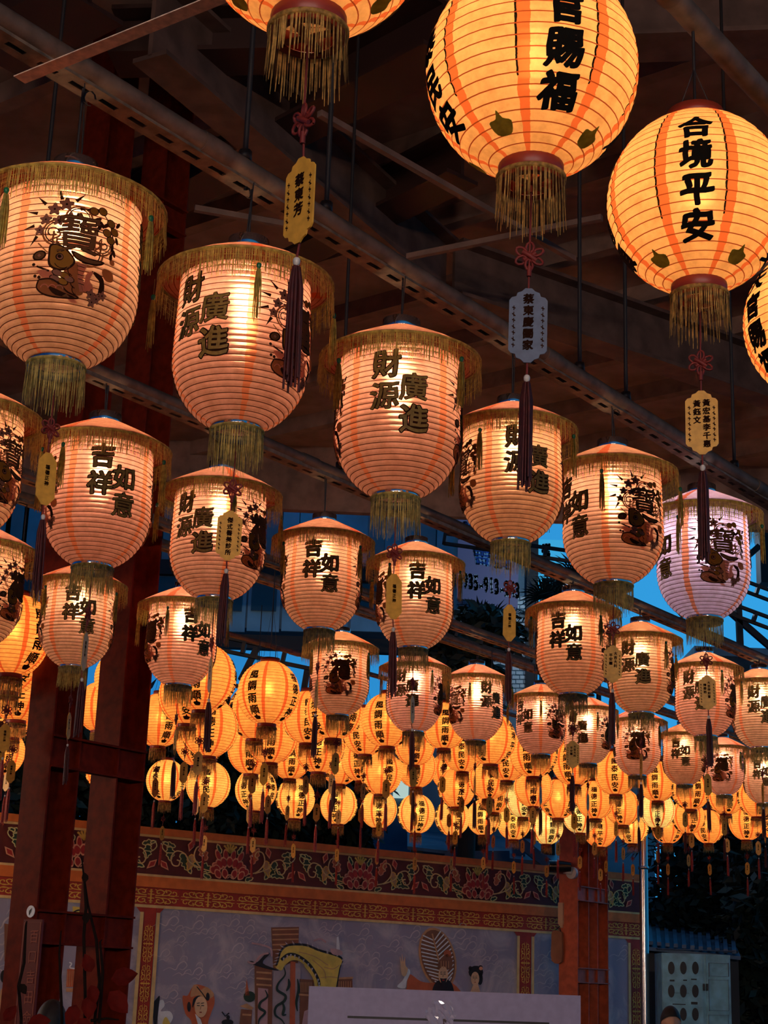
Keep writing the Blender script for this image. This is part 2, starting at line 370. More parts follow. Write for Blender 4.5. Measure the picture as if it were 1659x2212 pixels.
def bell_text(chars):
    d = Draw(); pos = [(-.042, .075), (-.045, -.028), (.043, .003), (.046, -.098)]
    for ch, (x, y) in zip(chars, pos):
        q = .68 if ch in '意廣源' else 1.0; d.text(ch, x, y, .092, 0, 0, .050 * q, 1.2); d.text(ch, x, y, .092, 1, 2, .014 * q, 1.3)
    return d
def bell_picture(ch):
    """carp leaping with a lucky character, plum blossom and fruit: 0 dark, 1 brown, 2 orange, 3 pink"""
    d = Draw(); k = .1
    def P(pts): return [(x * k, y * k) for x, y in pts]
    for x, y, r in [(-.62, .82, .17), (-.33, .98, .18), (-.82, .52, .15), (-.5, .5, .14), (-.2, .62, .15), (-.95, .22, .13)]: d.flower(x * k, y * k, r * k, 3, 0, 0)
    for x, y, a in [(-.45, 1.1, 1.9), (-.1, 1.1, .8), (.02, .9, .2), (-.85, .95, 2.4), (-1.05, .7, 2.9), (-1.0, .05, 4.2), (-.05, .74, -.4), (-1.1, .35, 3.4)]:
        c, s = math.cos(a), math.sin(a); d.poly(P([(x - .05 * s, y + .05 * c), (x + .34 * c, y + .34 * s), (x + .05 * s, y - .05 * c)]), 0, 1)
    # fruit branch
    d.line(P(spline([(.2, .9), (.5, 1.0), (.8, .75), (.95, .4), (.98, 0), (.95, -.2)])), .035 * k, 0, 1)
    for x, y in [(.38, .92), (.62, .98), (.88, .72), (1.0, .52), (.78, .42), (.9, .25)]: d.disc(x * k, y * k, .13 * k, .12 * k, 0, 2); d.disc(x * k, y * k, .105 * k, .095 * k, 2, 3); 
    for x, y, a in [(.5, .72, .5), (.62, .6, 2.1), (.74, .62, 4), (.55, .5, 1), (1.1, .75, 1), (1.08, .3, 5), (.95, .05, 1.4), (1.02, -.08, 1.8), (.93, -.22, 1.5)]: d.disc(x * k, y * k, .11 * k, .05 * k, 0, 3, 8, a)
    # cloud frame of double scrolls
    for q, w, mm in ((1, .05, 1), (.82, .03, 0)):
        d.arc(.02 * k, .62 * k, .34 * k * q, .1, 3.0, w * k, mm, 1); d.arc(-.5 * k, .16 * k, .36 * k * q, 1.2, 5.0, w * k, mm, 1); d.arc(.6 * k, .1 * k, .36 * k * q, -2.0, 2.0, w * k, mm, 1)
        d.arc(.28 * k, -.25 * k, .42 * k * q, -1.9, .2, w * k, mm, 1)
    d.spiral(-.62 * k, .16 * k, .17 * k, 1.1, 0, .03 * k, 0, 2); d.spiral(.72 * k, .05 * k, .17 * k, 1.1, 2, .03 * k, 0, 2)
    if ch == '福': d.text('福', .06 * k, .12 * k, 1.18 * k, 0, 4, .06, 1.2); d.text('福', .06 * k, .12 * k, 1.18 * k, 1, 6, .04, 1.2)
    else:
        d.text('寶', .04 * k, .2 * k, 1.2 * k, 0, 4, .014, 1.3); d.text('招', -.46 * k, .0 * k, .42 * k, 1, 4, .02, 1.3); d.text('財', .5 * k, -.04 * k, .42 * k, 1, 4, .02, 1.3); d.text('寶', .04 * k, .2 * k, 1.2 * k, 1, 6, 0)
    # ingot edge, carp: head, body, fins, tail
    d.poly(P(spline([(-.1, -.3), (.3, -.42), (.75, -.42), (.62, -.56), (.3, -.6), (0, -.5)], 4, True)), 0, 3); d.poly(P(spline([(-.02, -.35), (.3, -.46), (.66, -.45), (.56, -.53), (.3, -.56), (.04, -.48)], 4, True)), 1, 4)
    d.poly(P(spline([(-.62, -.18), (-.3, -.22), (0, -.55), (-.08, -.78), (-.35, -.9), (-.62, -.78), (-.66, -.45)], 5, True)), 0, 5)
    d.poly(P(spline([(-.58, -.22), (-.32, -.26), (-.05, -.55), (-.12, -.74), (-.35, -.84), (-.57, -.74), (-.61, -.45)], 5, True)), 2, 6)
    d.disc(-.38 * k, -.52 * k, .1 * k, .1 * k, 0, 7); d.disc(-.37 * k, -.52 * k, .075 * k, .075 * k, 3, 8); d.disc(-.38 * k, -.51 * k, .05 * k, .05 * k, 0, 9)
    d.arc(-.3 * k, -.62 * k, .2 * k, 3.6, 5.4, .02 * k, 0, 7)
    d.poly(P(spline([(-.2, -.82), (.05, -.62), (.12, -.95), (.3, -1.35), (.1, -1.45), (-.2, -1.38), (-.3, -1.1)], 5, True)), 1, 4)
    for i in range(4): d.arc((-.02 + .05 * i) * k, (-.85 - .15 * i) * k, .13 * k, 2.6, 4.6, .025 * k, 0, 5)
    d.poly(P([(.04, -.6), (.3, -.66), (.22, -1.0), (.42, -1.3), (.2, -1.34), (.1, -1.0)]), 3, 5)
    for i in range(5): d.line(P([(.06 + .02 * i, -.7 - .11 * i), (.25 + .01 * i, -.72 - .11 * i)]), .018 * k, 0, 6)
    d.poly(P(spline([(.35, -1.3), (.3, -.9), (.5, -.75), (.42, -1.0), (.55, -1.2)], 5, True)), 3, 4)
    d.poly(P(spline([(.45, -.75), (.75, -.85), (.85, -1.2), (.7, -1.3), (.68, -1.0), (.55, -.88)], 5, True)), 0, 4)
    for i, (x, y) in enumerate([(-.4, -.95), (-.22, -1.0), (-.45, -1.1), (-.25, -1.16), (-.1, -1.08)]): d.disc(x * k, y * k, .15 * k, .09 * k, 0, 5, 10, -.3); d.disc(x * k, y * k, .12 * k, .07 * k, 2 if i % 2 else 3, 6, 10, -.3)
    d.poly(P(spline([(-.9, -.92), (-.6, -.9), (-.5, -1.05), (-.7, -1.12)], 4, True)), 3, 5); d.line(P([(-.92, -.8), (-.6, -.92)]), .05 * k, 0, 6)
    # waves
    d.poly(P(spline([(-.85, -1.15), (-.55, -1.12), (-.3, -1.25), (-.1, -1.4), (.2, -1.5), (-.3, -1.55), (-.7, -1.5), (-.9, -1.35)], 5, True)), 1, 7)
    d.line(P(spline([(-.85, -1.15), (-.55, -1.12), (-.3, -1.25), (-.1, -1.4), (.2, -1.5), (-.3, -1.55), (-.7, -1.5), (-.9, -1.35), (-.85, -1.15)], 5)), .04 * k, 0, 8)
    d.poly(P(spline([(-.6, -1.3), (-.2, -1.42), (.1, -1.5), (-.4, -1.5)], 4, True)), 0, 8)
    for x in (-.7, -.5, -.32): d.arc(x * k, -1.36 * k, .1 * k, .2, 2.9, .03 * k, 3, 8)
    for x, y in [(.5, -1.35), (.68, -1.42), (.82, -1.3), (.58, -1.52)]: d.flower(x * k, y * k, .12 * k, 3, 0, 6)
    d.poly(P(spline([(-.1, -1.5), (.1, -1.55), (.2, -1.62), (0, -1.62)], 4, True)), 3, 5)
    # coin, scroll, dots
    d.disc(-.88 * k, -.5 * k, .18 * k, .14 * k, 0, 2, 14, .4); d.disc(-.88 * k, -.5 * k, .13 * k, .1 * k, 1, 3, 14, .4); d.disc(-.88 * k, -.5 * k, .05 * k, .05 * k, 3, 4, 4)
    d.line(P([(-.95, -.15), (-.7, -.4), (-.6, -.42)]), .035 * k, 1, 2)
    d.poly(P(spline([(.75, -.6), (1.0, -.62), (1.05, -.85), (.85, -.9), (.72, -.75)], 4, True)), 1, 3); d.disc(.98 * k, -.35 * k, .08 * k, .08 * k, 1, 3)
    for x, y in [(-1.0, -.75), (-.95, -1.05), (-.85, -1.08)]: d.disc(x * k, y * k, .045 * k, .045 * k, 0, 3, 8)
    return d

ST = [PI / 4 + k * PI / 2 for k in range(4)]
def bulb_part(z, r, parent, kind, h=1.7):
    mb = MB(); pf = [(0.0001, -h * r)] + [(r * math.sin(t), -h * r * math.cos(t)) for t in [PI * k / 6 for k in range(1, 6)]] + [(0.0001, h * r)]
    mb.lathe(pf, 8, z0=z); return mb.obj('bulb', 'bulb_' + kind, parent)
def make_bell():
    root = empty('bell_lantern', (0, 0, 0))
    prof = [(bell_r(z), z) for z in [0.44 * (k / 40) ** 1.25 for k in range(40)]] + [(0.190, 0.434)]
    sh = link('shade', skin(prof, 27, 4, .0055, 56, 'bell_shade', 'bell'), root)
    hat = link('hat', skin([(.190, .434), (.225, .434), (.251, .441), (.240, .454), (.2, .478), (.15, .504), (.1, .529), (.06, .548)], 16, 2, .0012, 56, 'bell_hat', 'hat'), root)
    link('brim_fringe', fringe(.254, .442, .088, 430, .0013, 'brim_fringe', 'gold_thread', .28, .002, 4), root)
    mb = MB(); mb.lathe([(.050, .545), (.060, .545), (.061, .548), (.060, .580), (.054, .583), (.050, .578), (.050, .545)], 32)
    for k in range(3):
        a = 2 * PI * k / 3; mb.tube([(.052 * math.cos(a), .052 * math.sin(a), .577), (0, 0, .577)], .002, 5)
    mb.obj('top_cap', 'chrome', root)
    mb = MB(); mb.lathe([(.066, .006), (.073, .006), (.074, .0), (.073, -.026), (.066, -.026), (.066, .006)], 32)
    mb.tube([(-.07, 0, 0), (.07, 0, 0)], .0022, 5); mb.tube([(0, 0, -.02), (0, 0, .004)], .004, 6); mb.obj('base_ring', 'chrome', root)
    link('base_fringe', fringe(.0755, -.010, .105, 130, .0012, 'base_fringe', 'olive_thread', .25, .001, 0, 3), root)
    mb = MB(); mb.tube([(0, 0, 0), (0, 0, .9)], .0035, 6); mb.tube([(.014, 0, 0), (.010, .004, .5), (.003, .008, 1)], .002, 5)
    mb.tube([(.02 + .016 * math.cos(t), 0, .80 + .09 * math.sin(t)) for t in [2 * PI * k / 10 for k in range(9)]], .003, 5)
    hg = mb.obj('hanger', 'wire', root); hg.location.z = .577
    bulb_part(.355, .024, root, 'warm', 1.7)
    mt = MB()
    for i in range(9):
        a = i * 2.4; r = .0035 * math.sqrt(i); mt.tube([(r * .6 * math.cos(a), r * .6 * math.sin(a), -.012), (r * math.cos(a), r * math.sin(a), -.05), (r * 1.3 * math.cos(a), r * 1.3 * math.sin(a), -.155 - .012 * math.sin(i * 3))], [.002, .003, .0012], 4, 0, False)
    mt.tube([(0, 0, 0), (0, 0, .055)], .0007, 4); tm = mt.mesh('tassel', 'gold_thread')
    bb = MB(); bb.lathe([(.0005, .008), (.006, .005), (.0075, 0), (.006, -.006), (.003, -.012)], 10); bme = bb.mesh('bead', 'bead')
    for k, a in enumerate(ST):
        t = link('tassel', tm, root); t.location = (.262 * math.cos(a), .262 * math.sin(a), .385 - .006 * k); link('bead', bme, t)
    for k, w in enumerate(('財源廣進', None, '吉祥如意', None)):
        if w: o = link('lettering', bell_text(w).mesh('lettering', ['dark_ink', 'gold_ink'], panel(bell_r, k * PI / 2, .285, .195, .0022)), root)
        else: o = link('printed_carp', bell_picture('福' if k == 1 else '寶').mesh('printed_carp', ['dark_ink', 'brown_ink', 'orange_ink', 'pink_ink'], panel(bell_r, k * PI / 2, .262, .195, .0030, None, .0003)), root)
    return root
def make_round(words, m, csize, leaf_at, thread):
    root = empty('round_lantern', (0, 0, 0))
    t0 = math.asin(.058 / .2)
    prof = [(.2 * math.sin(PI - t), .201 + .21 * math.cos(PI - t)) for t in [t0 + (PI - 2 * t0) * k / 60 for k in range(61)]]
    link('shade', skin(prof, 24, 3, .003, 48, 'round_shade', m), root)
    mb = MB(); mb.lathe([(.057, .396), (.064, .398), (.064, .425), (.057, .425), (.057, .396)], 28); mb.tube([(-.057, 0, .42), (.057, 0, .42)], .002, 5); mb.obj('top_ring', 'redtin', root)
    mb = MB(); mb.lathe([(.055, .004), (.060, .004), (.061, 0), (.060, -.036), (.055, -.036), (.055, .004)], 28)
    mb.lathe([(.055, -.036), (.043, -.036), (.043, -.034), (.055, -.034)], 28); mb.lathe([(.014, -.036), (.0001, -.036)], 12)
    for k in range(4):
        a = k * PI / 2 + .4; mb.bar((.01 * math.cos(a), .01 * math.sin(a), -.035), (.046 * math.cos(a), .046 * math.sin(a), -.035), .016, .002)
    mb.tube([(0, 0, -.052), (0, 0, -.02)], .004, 6); mb.obj('base_ring', 'redtin', root)
    link('base_fringe', fringe(.0625, -.024, .088, 95, .0012, 'base_fringe_round', thread, .3, .002, 0, 5), root)
    mb = MB(); mb.tube([(0, 0, .12), (0, 0, 1)], .0035, 6)
    for a in (.5, 2.6, 4.7): mb.tube([(.055 * math.cos(a), .055 * math.sin(a), 0), (0, 0, .55)], .0012, 4)
    hg = mb.obj('hanger', 'wire', root); hg.location.z = .42
    bulb_part(.22, .022, root, 'orange')
    for k, w in enumerate(words):
        d = Draw()
        for i, ch in enumerate(w): d.text(ch, 0, .2 * math.radians(26 - 22 * i), csize, 0, 0, .036 if m == 'front' else .024, 1.7)
        link('lettering', d.mesh('lettering', ['ink'], panel(round_r, k * PI / 2, 0, .2, .0022, RZ)), root)
    for k in range(4):
        d = Draw(); x0 = (k * PI / 2 + leaf_at) * .2
        lf = spline([(-.035, .018), (-.01, .022), (0, .038), (.012, .022), (.036, .014), (.03, -.008), (.005, -.014), (-.028, -.008)], 3, True)
        d.poly([(x0 + x, y - .205) for x, y in lf], 0, 1)
        link('leaf_print', d.mesh('leaf_print', ['leaf_ink' if m == 'front' else 'dark_ink'], lambda x, y, lay: (round_r(RZ(y)) * 1.012 * math.cos(x / .2), round_r(RZ(y)) * 1.012 * math.sin(x / .2), RZ(y))), root)
    return root

# ------------------------------------------------------------------ wish tags (card on a knotted red cord, tassel below)
def make_tag(kind, cols):
    root = empty('wish_tag', (0, 0, 0))
    mb = MB(); mb.tube([(0, 0, .065), (.001, 0, -.02), (0, 0, -.12), (0, .004, -.188), (0, .004, -.325), (0, 0, -.352)], .002, 6); mb.obj('cord', 'cord', root)
    mb = MB()
    for k in range(6):
        a = 2 * PI * k / 6 + .5; c, s = math.cos(a), math.sin(a); q = .017
        mb.tube([(c * q + .011 * math.cos(t) * c - .007 * math.sin(t) * s, .002 * math.sin(t), -.120 + s * q + .011 * math.cos(t) * s + .007 * math.sin(t) * c) for t in [2 * PI * j / 9 for j in range(10)]], .0027, 5, 0, False)
    mb.tube([(.012, 0, -.112), (0, .004, -.120), (-.012, 0, -.128)], .005, 6); mb.tube([(-.012, 0, -.112), (0, -.004, -.120), (.012, 0, -.128)], .005, 6); mb.tube([(0, 0, -.14), (0, 0, -.16)], .0045, 6)
    mb.obj('knot', 'cord', root)
    w, t, b = .0345, -.190, -.322
    if kind in ('scallop', 'white'):
        half = [(.006, t + .006), (.012, t), (.020, t - .003), (.022, t - .010), (.030, t - .012), (w, t - .018), (w, b + .018), (.030, b + .012), (.022, b + .010), (.020, b + .003), (.012, b), (.006, b - .006)]
    else: half = [(.008, t + .004), (.026, t - .018), (.027, b + .018), (.008, b - .004)]
    out = half + [(-x, z) for x, z in half[::-1]]
    mb = MB(); mb.prism(out, -.0015, .0015, 0, lambda x, z, y: (x, y, z))
    pl = mb.obj('plaque', 'tag_white' if kind == 'white' else 'tag_gold', root)
    d = Draw()
    if cols:
        for x, top, sz, txt in cols:
            for i, ch in enumerate(txt): d.text(ch, x, top - i * sz * 1.12, sz, 0, 0, .035, 1.5)
    for x in (-.026, .026) if kind in ('scallop', 'white') else ((-.006, .009) if not cols else ()):
        for i in range(7): d.line([(x - .003, -.222 - .012 * i), (x + .003, -.224 - .012 * i - .003 * (i % 2))], .0022, 0, 0); d.line([(x, -.219 - .012 * i), (x, -.228 - .012 * i)], .0016, 0, 0)
    link('lettering', d.mesh('tag_lettering', ['dark_ink'], lambda x, y, lay: (x, -.0022, y)), pl)
    mb = MB(); mb.lathe([(.0005, -.350), (.005, -.353), (.006, -.357), (.005, -.362), (.0005, -.366)], 8); mb.obj('bead', 'white_bead', root)
    mb = MB()
    for i in range(12):
        a = i * 2.4; r = .0032 * math.sqrt(i); mb.tube([(r * .5 * math.cos(a), r * .5 * math.sin(a), -.366), (r * math.cos(a), r * math.sin(a), -.40), (r * 1.25 * math.cos(a), r * 1.25 * math.sin(a), -.555 - .01 * math.sin(i * 3))], [.0025, .0035, .0022], 4, 0, False)
    mb.obj('tassel', 'tassel_bright' if kind == 'far' else 'tassel', root)
    return root
TAGS = {}

# ------------------------------------------------------------------ where each lantern hangs (measured width, base ring and turn) -> real positions
# bells: width, ring x, ring y, panel turned to the viewer (0 財源廣進, 1 福 carp, 2 吉祥如意, 3 寶 carp), its turn in degrees, key, label, tag
BELLS = [
 (415, 122, 785, 3, 6, 'largest bell lantern of the front rail', 'largest salmon bell lantern, big carp print square-on, first on the front rail', 'hex'),
 (383, 512, 925, 0, -38, 'second bell lantern of the front rail', 'salmon bell lantern, second on the front rail, 財源廣進 and a 福 carp side by side', 'a2'),
 (352, 855, 1072, 0, 0, 'third bell lantern of the front rail', 'salmon bell lantern reading 財源廣進 square-on, third on the front rail', 'hex'),
 (284, 1103, 1170, 0, 18, 'fourth bell lantern of the front rail', 'salmon bell lantern, fourth on the front rail, 財源廣進 half hidden by a dark tassel', 'hex'),
 (280, 1325, 1260, 3, 36, 'fifth bell lantern of the front rail', 'salmon bell lantern, fifth on the front rail, 如意 and a carp in orange', 'a5'),
 (258, 1522, 1335, 3, 23, 'lilac bell lantern', 'cool lilac-pink bell lantern, last on the front rail', 'a6'),
 (310, -92, 1160, 3, 52, 'cropped bell lantern of the second rail', 'salmon bell lantern cut by the picture edge, first on the second rail', 'hex'),
 (298, 200, 1222, 2, 13, 'second bell lantern of the second rail', 'salmon bell lantern reading 吉祥如意, on the second rail below the largest bell', 'hex'),
 (265, 463, 1293, 0, -33, 'bell lantern behind the gold clinic tag', 'salmon bell lantern reading 財源廣進, third on the second rail, gold tag hanging before it', 'hex'),
 (222, 690, 1360, 2, -2, 'square-on 吉祥如意 bell of the second rail', 'salmon bell lantern with bright gold 吉祥如意 square-on, fourth on the second rail', 'hex'),
 (212, 893, 1400, 2, 15, 'bell lantern under the third front bell', 'salmon bell lantern reading 吉祥如意, directly under the third front-rail bell', 'hex'),
 (205, 1238, 1500, 2, -12, 'bell lantern under the fifth front bell', 'salmon bell lantern reading 吉祥如意, sixth on the second rail under the fifth front bell', 'a5'),
 (180, 1385, 1540, 0, -10, 'bell lantern beside the brown tag', 'salmon bell lantern reading 財源廣進, seventh on the second rail beside a brown tag', 'hex'),
 (165, 1525, 1590, 0, -20, 'bell lantern under the lilac one', 'salmon bell lantern reading 財源廣進, under the lilac bell with a tag across it', 'hex'),
 (155, 1645, 1615, 0, 0, 'last bell lantern of the second rail', 'salmon bell lantern reading 財源 at the picture edge, last on the second rail', 'hex'),
 (240, -58, 1395, 1, 58, 'cropped bell lantern of the third rail', 'salmon bell lantern mostly cut by the picture edge, lower of two there', 'hex'),
 (203, 158, 1440, 2, 2, 'bell lantern before the double column', 'salmon bell lantern reading 吉祥如意 hanging before the dark red double column', 'hex'),
 (195, 385, 1480, 2, 26, 'bell lantern beside the double column', 'bright salmon bell lantern just beside the dark red double column, 祥 and 意 showing', 'hex'),
 (165, 730, 1545, 1, 0, 'bell lantern with the 福 carp square-on', 'salmon bell lantern with a dark 福 carp print square-on, third rail', 'hex'),
 (155, 893, 1580, 0, -18, 'bell lantern with a gold tag over 進', 'salmon bell lantern reading 財源廣進, fringe of another before it, third rail', 'hex'),
 (150, 1027, 1600, 0, 35, 'bell lantern with 財源廣進 off-centre', 'salmon bell lantern with dark 財源廣進 off to one side, gold print opposite', 'hex'),
 (138, 1168, 1630, 2, -45, 'bell lantern with its cap against black', 'small salmon bell lantern, 如意 one side and carp the other, cap against dark palm', 'hex'),
 (130, 1270, 1650, 0, -27, 'dim bell lantern behind an olive fringe', 'small salmon bell lantern, upper part hidden behind a larger bell and its fringe', 'hex'),
 (130, 1377, 1675, 1, 0, 'small bell with a dark 福 print', 'small salmon bell lantern with dark 福 print and white bulb glare, behind two bigger bells', 'hex'),
 (118, 1479, 1695, 2, -10, 'small bell with bulb glare over 如', 'small salmon bell lantern reading 吉祥如意, round bulb glare over 如', 'hex'),
 (112, 1564, 1717, 1, -6, 'small bell with a yellow 福 print', 'small salmon bell lantern with yellowish 福 print, next to last at the back', 'hex'),
 (110, 1651, 1735, 2, -5, 'small dull bell at the picture edge', 'small dull pink bell lantern at the picture edge, last of the third rail', 'hex')]
# front globes: width, ring x, y, panel (0 國泰民安, 1 天官賜福, 2 風調雨順, 3 合境平安), turn, key, label, tag
FRONT = [
 (545, 667, 40, 1, 40, 'globe lantern cropped by the top edge', 'yellow paper globe lantern of which only the base shows at the top edge', 'f1'),
 (467, 1147, 362, 1, 17.5, 'big 天官賜福 globe lantern', 'big yellow paper globe lantern reading 官賜福 in black', 'f2'),
 (394, 1510, 618, 3, 0, '合境平安 globe lantern', 'big yellow paper globe lantern reading 合境平安 in black', 'f3'),
 (340, 1783, 856, 1, -58, 'globe lantern cut by the side edge', 'orange globe lantern cut by the picture edge, slanting 賜福 on it', 'hex')]
# back globes: centre x, centre y, width, panel (0 風調雨順, 1 福德正神, 2 國泰民安, 3 合境平安), turn, bulb, key
BACK = [
 (30, 1372, 172, 0, 40, 'o', 'uppermost globe lantern left of the double column', .46), (24, 1418, 156, 2, 30, 'o', 'globe lantern hidden behind the uppermost one by the column', .46), (42, 1488, 138, 1, 2, 'o', 'globe lantern with 正神 beside the double column', .44),
 (30, 1535, 118, 2, 55, 'o', 'globe lantern with 正神 and 安 near the picture edge', .4), (4, 1625, 100, 0, 20, 'o', 'lowest globe lantern at the picture edge', .4), (116, 1645, 88, 1, 10, 'o', 'globe lantern peeping out behind the column foot', .4),
 (226, 1664, 84, 0, 10, 'o', 'yellow globe lantern sliver seen through the column gap', .4), (265, 1465, 122, 2, -30, 'o', 'globe lantern reading 國泰民安 in the column gap', .4), (216, 1527, 104, 2, 2, 'o', 'globe lantern reading 民安 low in the column gap', .4),
 (440, 1465, 142, 0, -15, 'o', 'globe lantern under the bell beside the column', .4), (408, 1500, 130, 2, -3, 'o', 'globe lantern with 安 behind the cream fringe', .4), (345, 1556, 112, 0, 22, 'o', 'globe lantern touching the column with 雨順', .4),
 (452, 1572, 124, 1, 2, 'o', 'globe lantern with 福德正神 crossed by a dark tassel', .4), (432, 1600, 108, 2, -14, 'o', 'globe lantern with a single 安 under the crossed one', .4), (359, 1686, 87, 2, -33, 'y', 'lowest-row globe lantern touching the column', .4),
 (450, 1695, 97, 2, -5, 'y', 'second globe lantern of the lowest row', .4), (580, 1497, 135, 0, -32, 'o', 'highest globe lantern against the blue sky', .4), (553, 1537, 120, 0, 25, 'o', 'globe lantern behind the highest one', .4),
 (586, 1592, 112, 0, 0, 'o', 'globe lantern with 調雨順 under the highest one', .4), (545, 1618, 108, 0, -6, 'o', 'globe lantern with 雨順 above the third lowest one', .4), (628, 1636, 92, 0, 4, 'o', 'globe lantern with 雨順 above the fourth lowest one', .4),
 (553, 1706, 91, 1, -36, 'y', 'third globe lantern of the lowest row', .4), (638, 1725, 86, 1, 18, 'y', 'fourth globe lantern of the lowest row', .4), (666, 1550, 112, 2, 0, 'o', 'globe lantern with 民安 beside the 福 carp bell', .4),
 (722, 1535, 122, 0, 45, 'o', 'globe lantern mostly behind the 福 carp bell', .4), (690, 1614, 108, 1, -4, 'o', 'globe lantern with 正神 under the 福 carp bell', .4), (790, 1580, 100, 2, -25, 'o', 'globe lantern with 民安 right of the 福 carp bell', .4),
 (838, 1556, 114, 0, -22, 'o', 'globe lantern reading 風調雨順 between two bells', .4), (783, 1641, 92, 1, -16, 'o', 'globe lantern with 德正神 above the fifth lowest one', .4), (735, 1650, 88, 1, -50, 'o', 'globe lantern behind a white tag', .4),
 (823, 1670, 92, 2, 25, 'o', 'globe lantern with 民安 at its side above the sixth', .4), (895, 1608, 90, 0, 8, 'o', 'globe lantern with 順 under the 財源廣進 bell', .4), (900, 1657, 86, 2, -2, 'o', 'globe lantern with 安 above the seventh lowest one', .4),
 (732, 1739, 82, 1, -14, 'y', 'fifth globe lantern of the lowest row', .4), (818, 1748, 80, 1, 0, 'y', 'sixth globe lantern of the lowest row', .4), (899, 1758, 82, 1, 17, 'y', 'seventh globe lantern of the lowest row', .4),
 (960, 1568, 98, 0, 2, 'o', 'globe lantern reading 風調雨順 beside the off-centre bell', .4), (972, 1665, 82, 1, -18, 'o', 'globe lantern with 正神 under the 風調雨順 one', .4), (1000, 1622, 90, 2, -4, 'o', 'globe lantern with 安 below the off-centre bell', .4),
 (977, 1766, 76, 1, 22, 'y', 'eighth globe lantern of the lowest row', .4), (1060, 1596, 110, 3, 62, 'o', 'globe lantern with 合境平安 down its side', .4), (1055, 1682, 88, 2, 8, 'o', 'globe lantern with 民安 and a red knot before it', .4),
 (1095, 1640, 92, 2, -3, 'o', 'globe lantern with 安 in the shade of 合境平安', .4), (986, 1702, 82, 1, 15, 'o', 'globe lantern with 正神 above the eighth lowest one', .4), (1068, 1716, 78, 0, 20, 'o', 'globe lantern with 雨順 at its side above the ninth', .4),
 (1045, 1766, 75, 0, -12, 'y', 'ninth globe lantern of the lowest row', .4), (1110, 1776, 74, 2, -3, 'y', 'tenth globe lantern of the lowest row', .4), (1130, 1726, 78, 2, 5, 'l', 'pale yellow globe lantern above the tenth lowest one', .4),
 (1153, 1626, 104, 0, -18, 'o', 'globe lantern with 雨順 under the black-capped bell', .4), (1152, 1700, 84, 0, 0, 'o', 'globe lantern with 順 behind two fringes', .4), (1181, 1787, 72, 0, 20, 'l', 'lemon yellow globe lantern of the lowest row', .4),
 (1206, 1726, 82, 1, -48, 'o', 'plain-faced globe lantern left of the lone column', .4), (1240, 1646, 98, 0, -20, 'o', 'globe lantern with 調雨順 beside a dark tassel', .4), (1253, 1760, 78, 1, -3, 'l', 'greenish yellow globe lantern before the lone column', .4),
 (1285, 1728, 80, 1, -3, 'o', 'globe lantern with 福德正神 before the lone column', .4), (1296, 1792, 74, 3, 0, 'o', 'globe lantern with 平安 lowest before the lone column', .4), (1330, 1670, 92, 2, -3, 'o', 'globe lantern reading 泰民安 over the lone column', .4),
 (1420, 1688, 84, 0, -8, 'o', 'globe lantern with 調雨順 under the dark 福 bell', .4), (1492, 1706, 84, 0, 22, 'o', 'globe lantern with 雨順 under the glare bell', .4), (1567, 1716, 84, 2, 15, 'o', 'globe lantern with 安 under the yellow 福 bell', .4),
 (1346, 1744, 76, 1, -15, 'o', 'globe lantern with 正神 above the steel pole', .4), (1420, 1750, 76, 1, 0, 'l', 'greenish yellow globe lantern beyond the steel pole', .4), (1486, 1764, 72, 1, 22, 'o', 'globe lantern with 正神 at its side beyond the pole', .4),
 (1366, 1787, 70, 2, -18, 'y', 'lowest globe lantern over the steel pole', .4), (1442, 1786, 70, 1, 45, 'o', 'plain-faced lowest globe lantern beyond the pole', .4), (1530, 1786, 70, 2, -20, 'o', 'lowest globe lantern with 安 before the palm', .4),
 (1612, 1776, 76, 1, 0, 'o', 'lowest globe lantern with 神 by the dark trees', .4), (1309, 1777, 72, 0, 40, 'o', 'globe lantern squeezed between column and pole', .4), (1670, 1772, 74, 2, -20, 'o', 'globe lantern cut by the picture edge, lowest row', .4),
 (1634, 1722, 84, 0, 20, 'o', 'globe lantern between the two last small bells', .4)]
PALE = {'o': (1, 1, 1, 1), 'y': (1.0, 1.16, 1.35, 1), 'l': (0.98, 1.75, 3.0, 1)}

RAILS = dict(F=-1.53, A=-2.97, B=-4.55, C=-6.6); BACK_RAILS = (-7.2, -8.7, -10.2, -11.7)
def on_rail(px, py, w):
    d = ray(px, py); return EYE + d * (w / d.dot(V_))
def hung():
    """[position of base ring, scale, radius of the widest part] for every lantern, each below its rail"""
    L = []
    for i, b in enumerate(BELLS):
        p = on_rail(b[1], b[2], RAILS['ABC'[(i > 5) + (i > 14)]]); L.append([p, b[0] * (p - EYE).dot(FW) / FPX / .5, .27, b[0] / .5])
    for b in FRONT:
        p = on_rail(b[1], b[2], RAILS['F']); L.append([p, b[0] * (p - EYE).dot(FW) / FPX / .4, .205, b[0] / .425])
    for x, y, W, p_, t_, bl, key, D in BACK:
        p = at(x, y, FPX * D / W); L.append([p, D / .4, .205, W / D])
    for it in range(150):                            # neighbours swing apart along the sight line until they clear each other
        for i, a in enumerate(L):
            for j, b in enumerate(L[:i]):
                d = a[0] - b[0]
                if d.length > .75: continue
                if i > 30 and j > 30: need = (a[1] * a[2] + b[1] * b[2]) * (1.0 if abs(d.z) < .25 else 1.28); dist = d.length
                else: need = (a[1] * a[2] + b[1] * b[2]); dist = math.hypot(d.x, d.y) if abs(d.z) < .5 else 9
                if dist < need:
                    f, n = (a, b) if a[3] < b[3] else (b, a)
                    for q, k in ((f, 1.006), (n, .997)): q[0] = EYE + (q[0] - EYE) * k; q[1] *= k
    return L
def face(pos, theta, turn): return math.atan2(EYE.y - pos.y, EYE.x - pos.x) + math.radians(turn) - theta
R9 = random.Random(11)
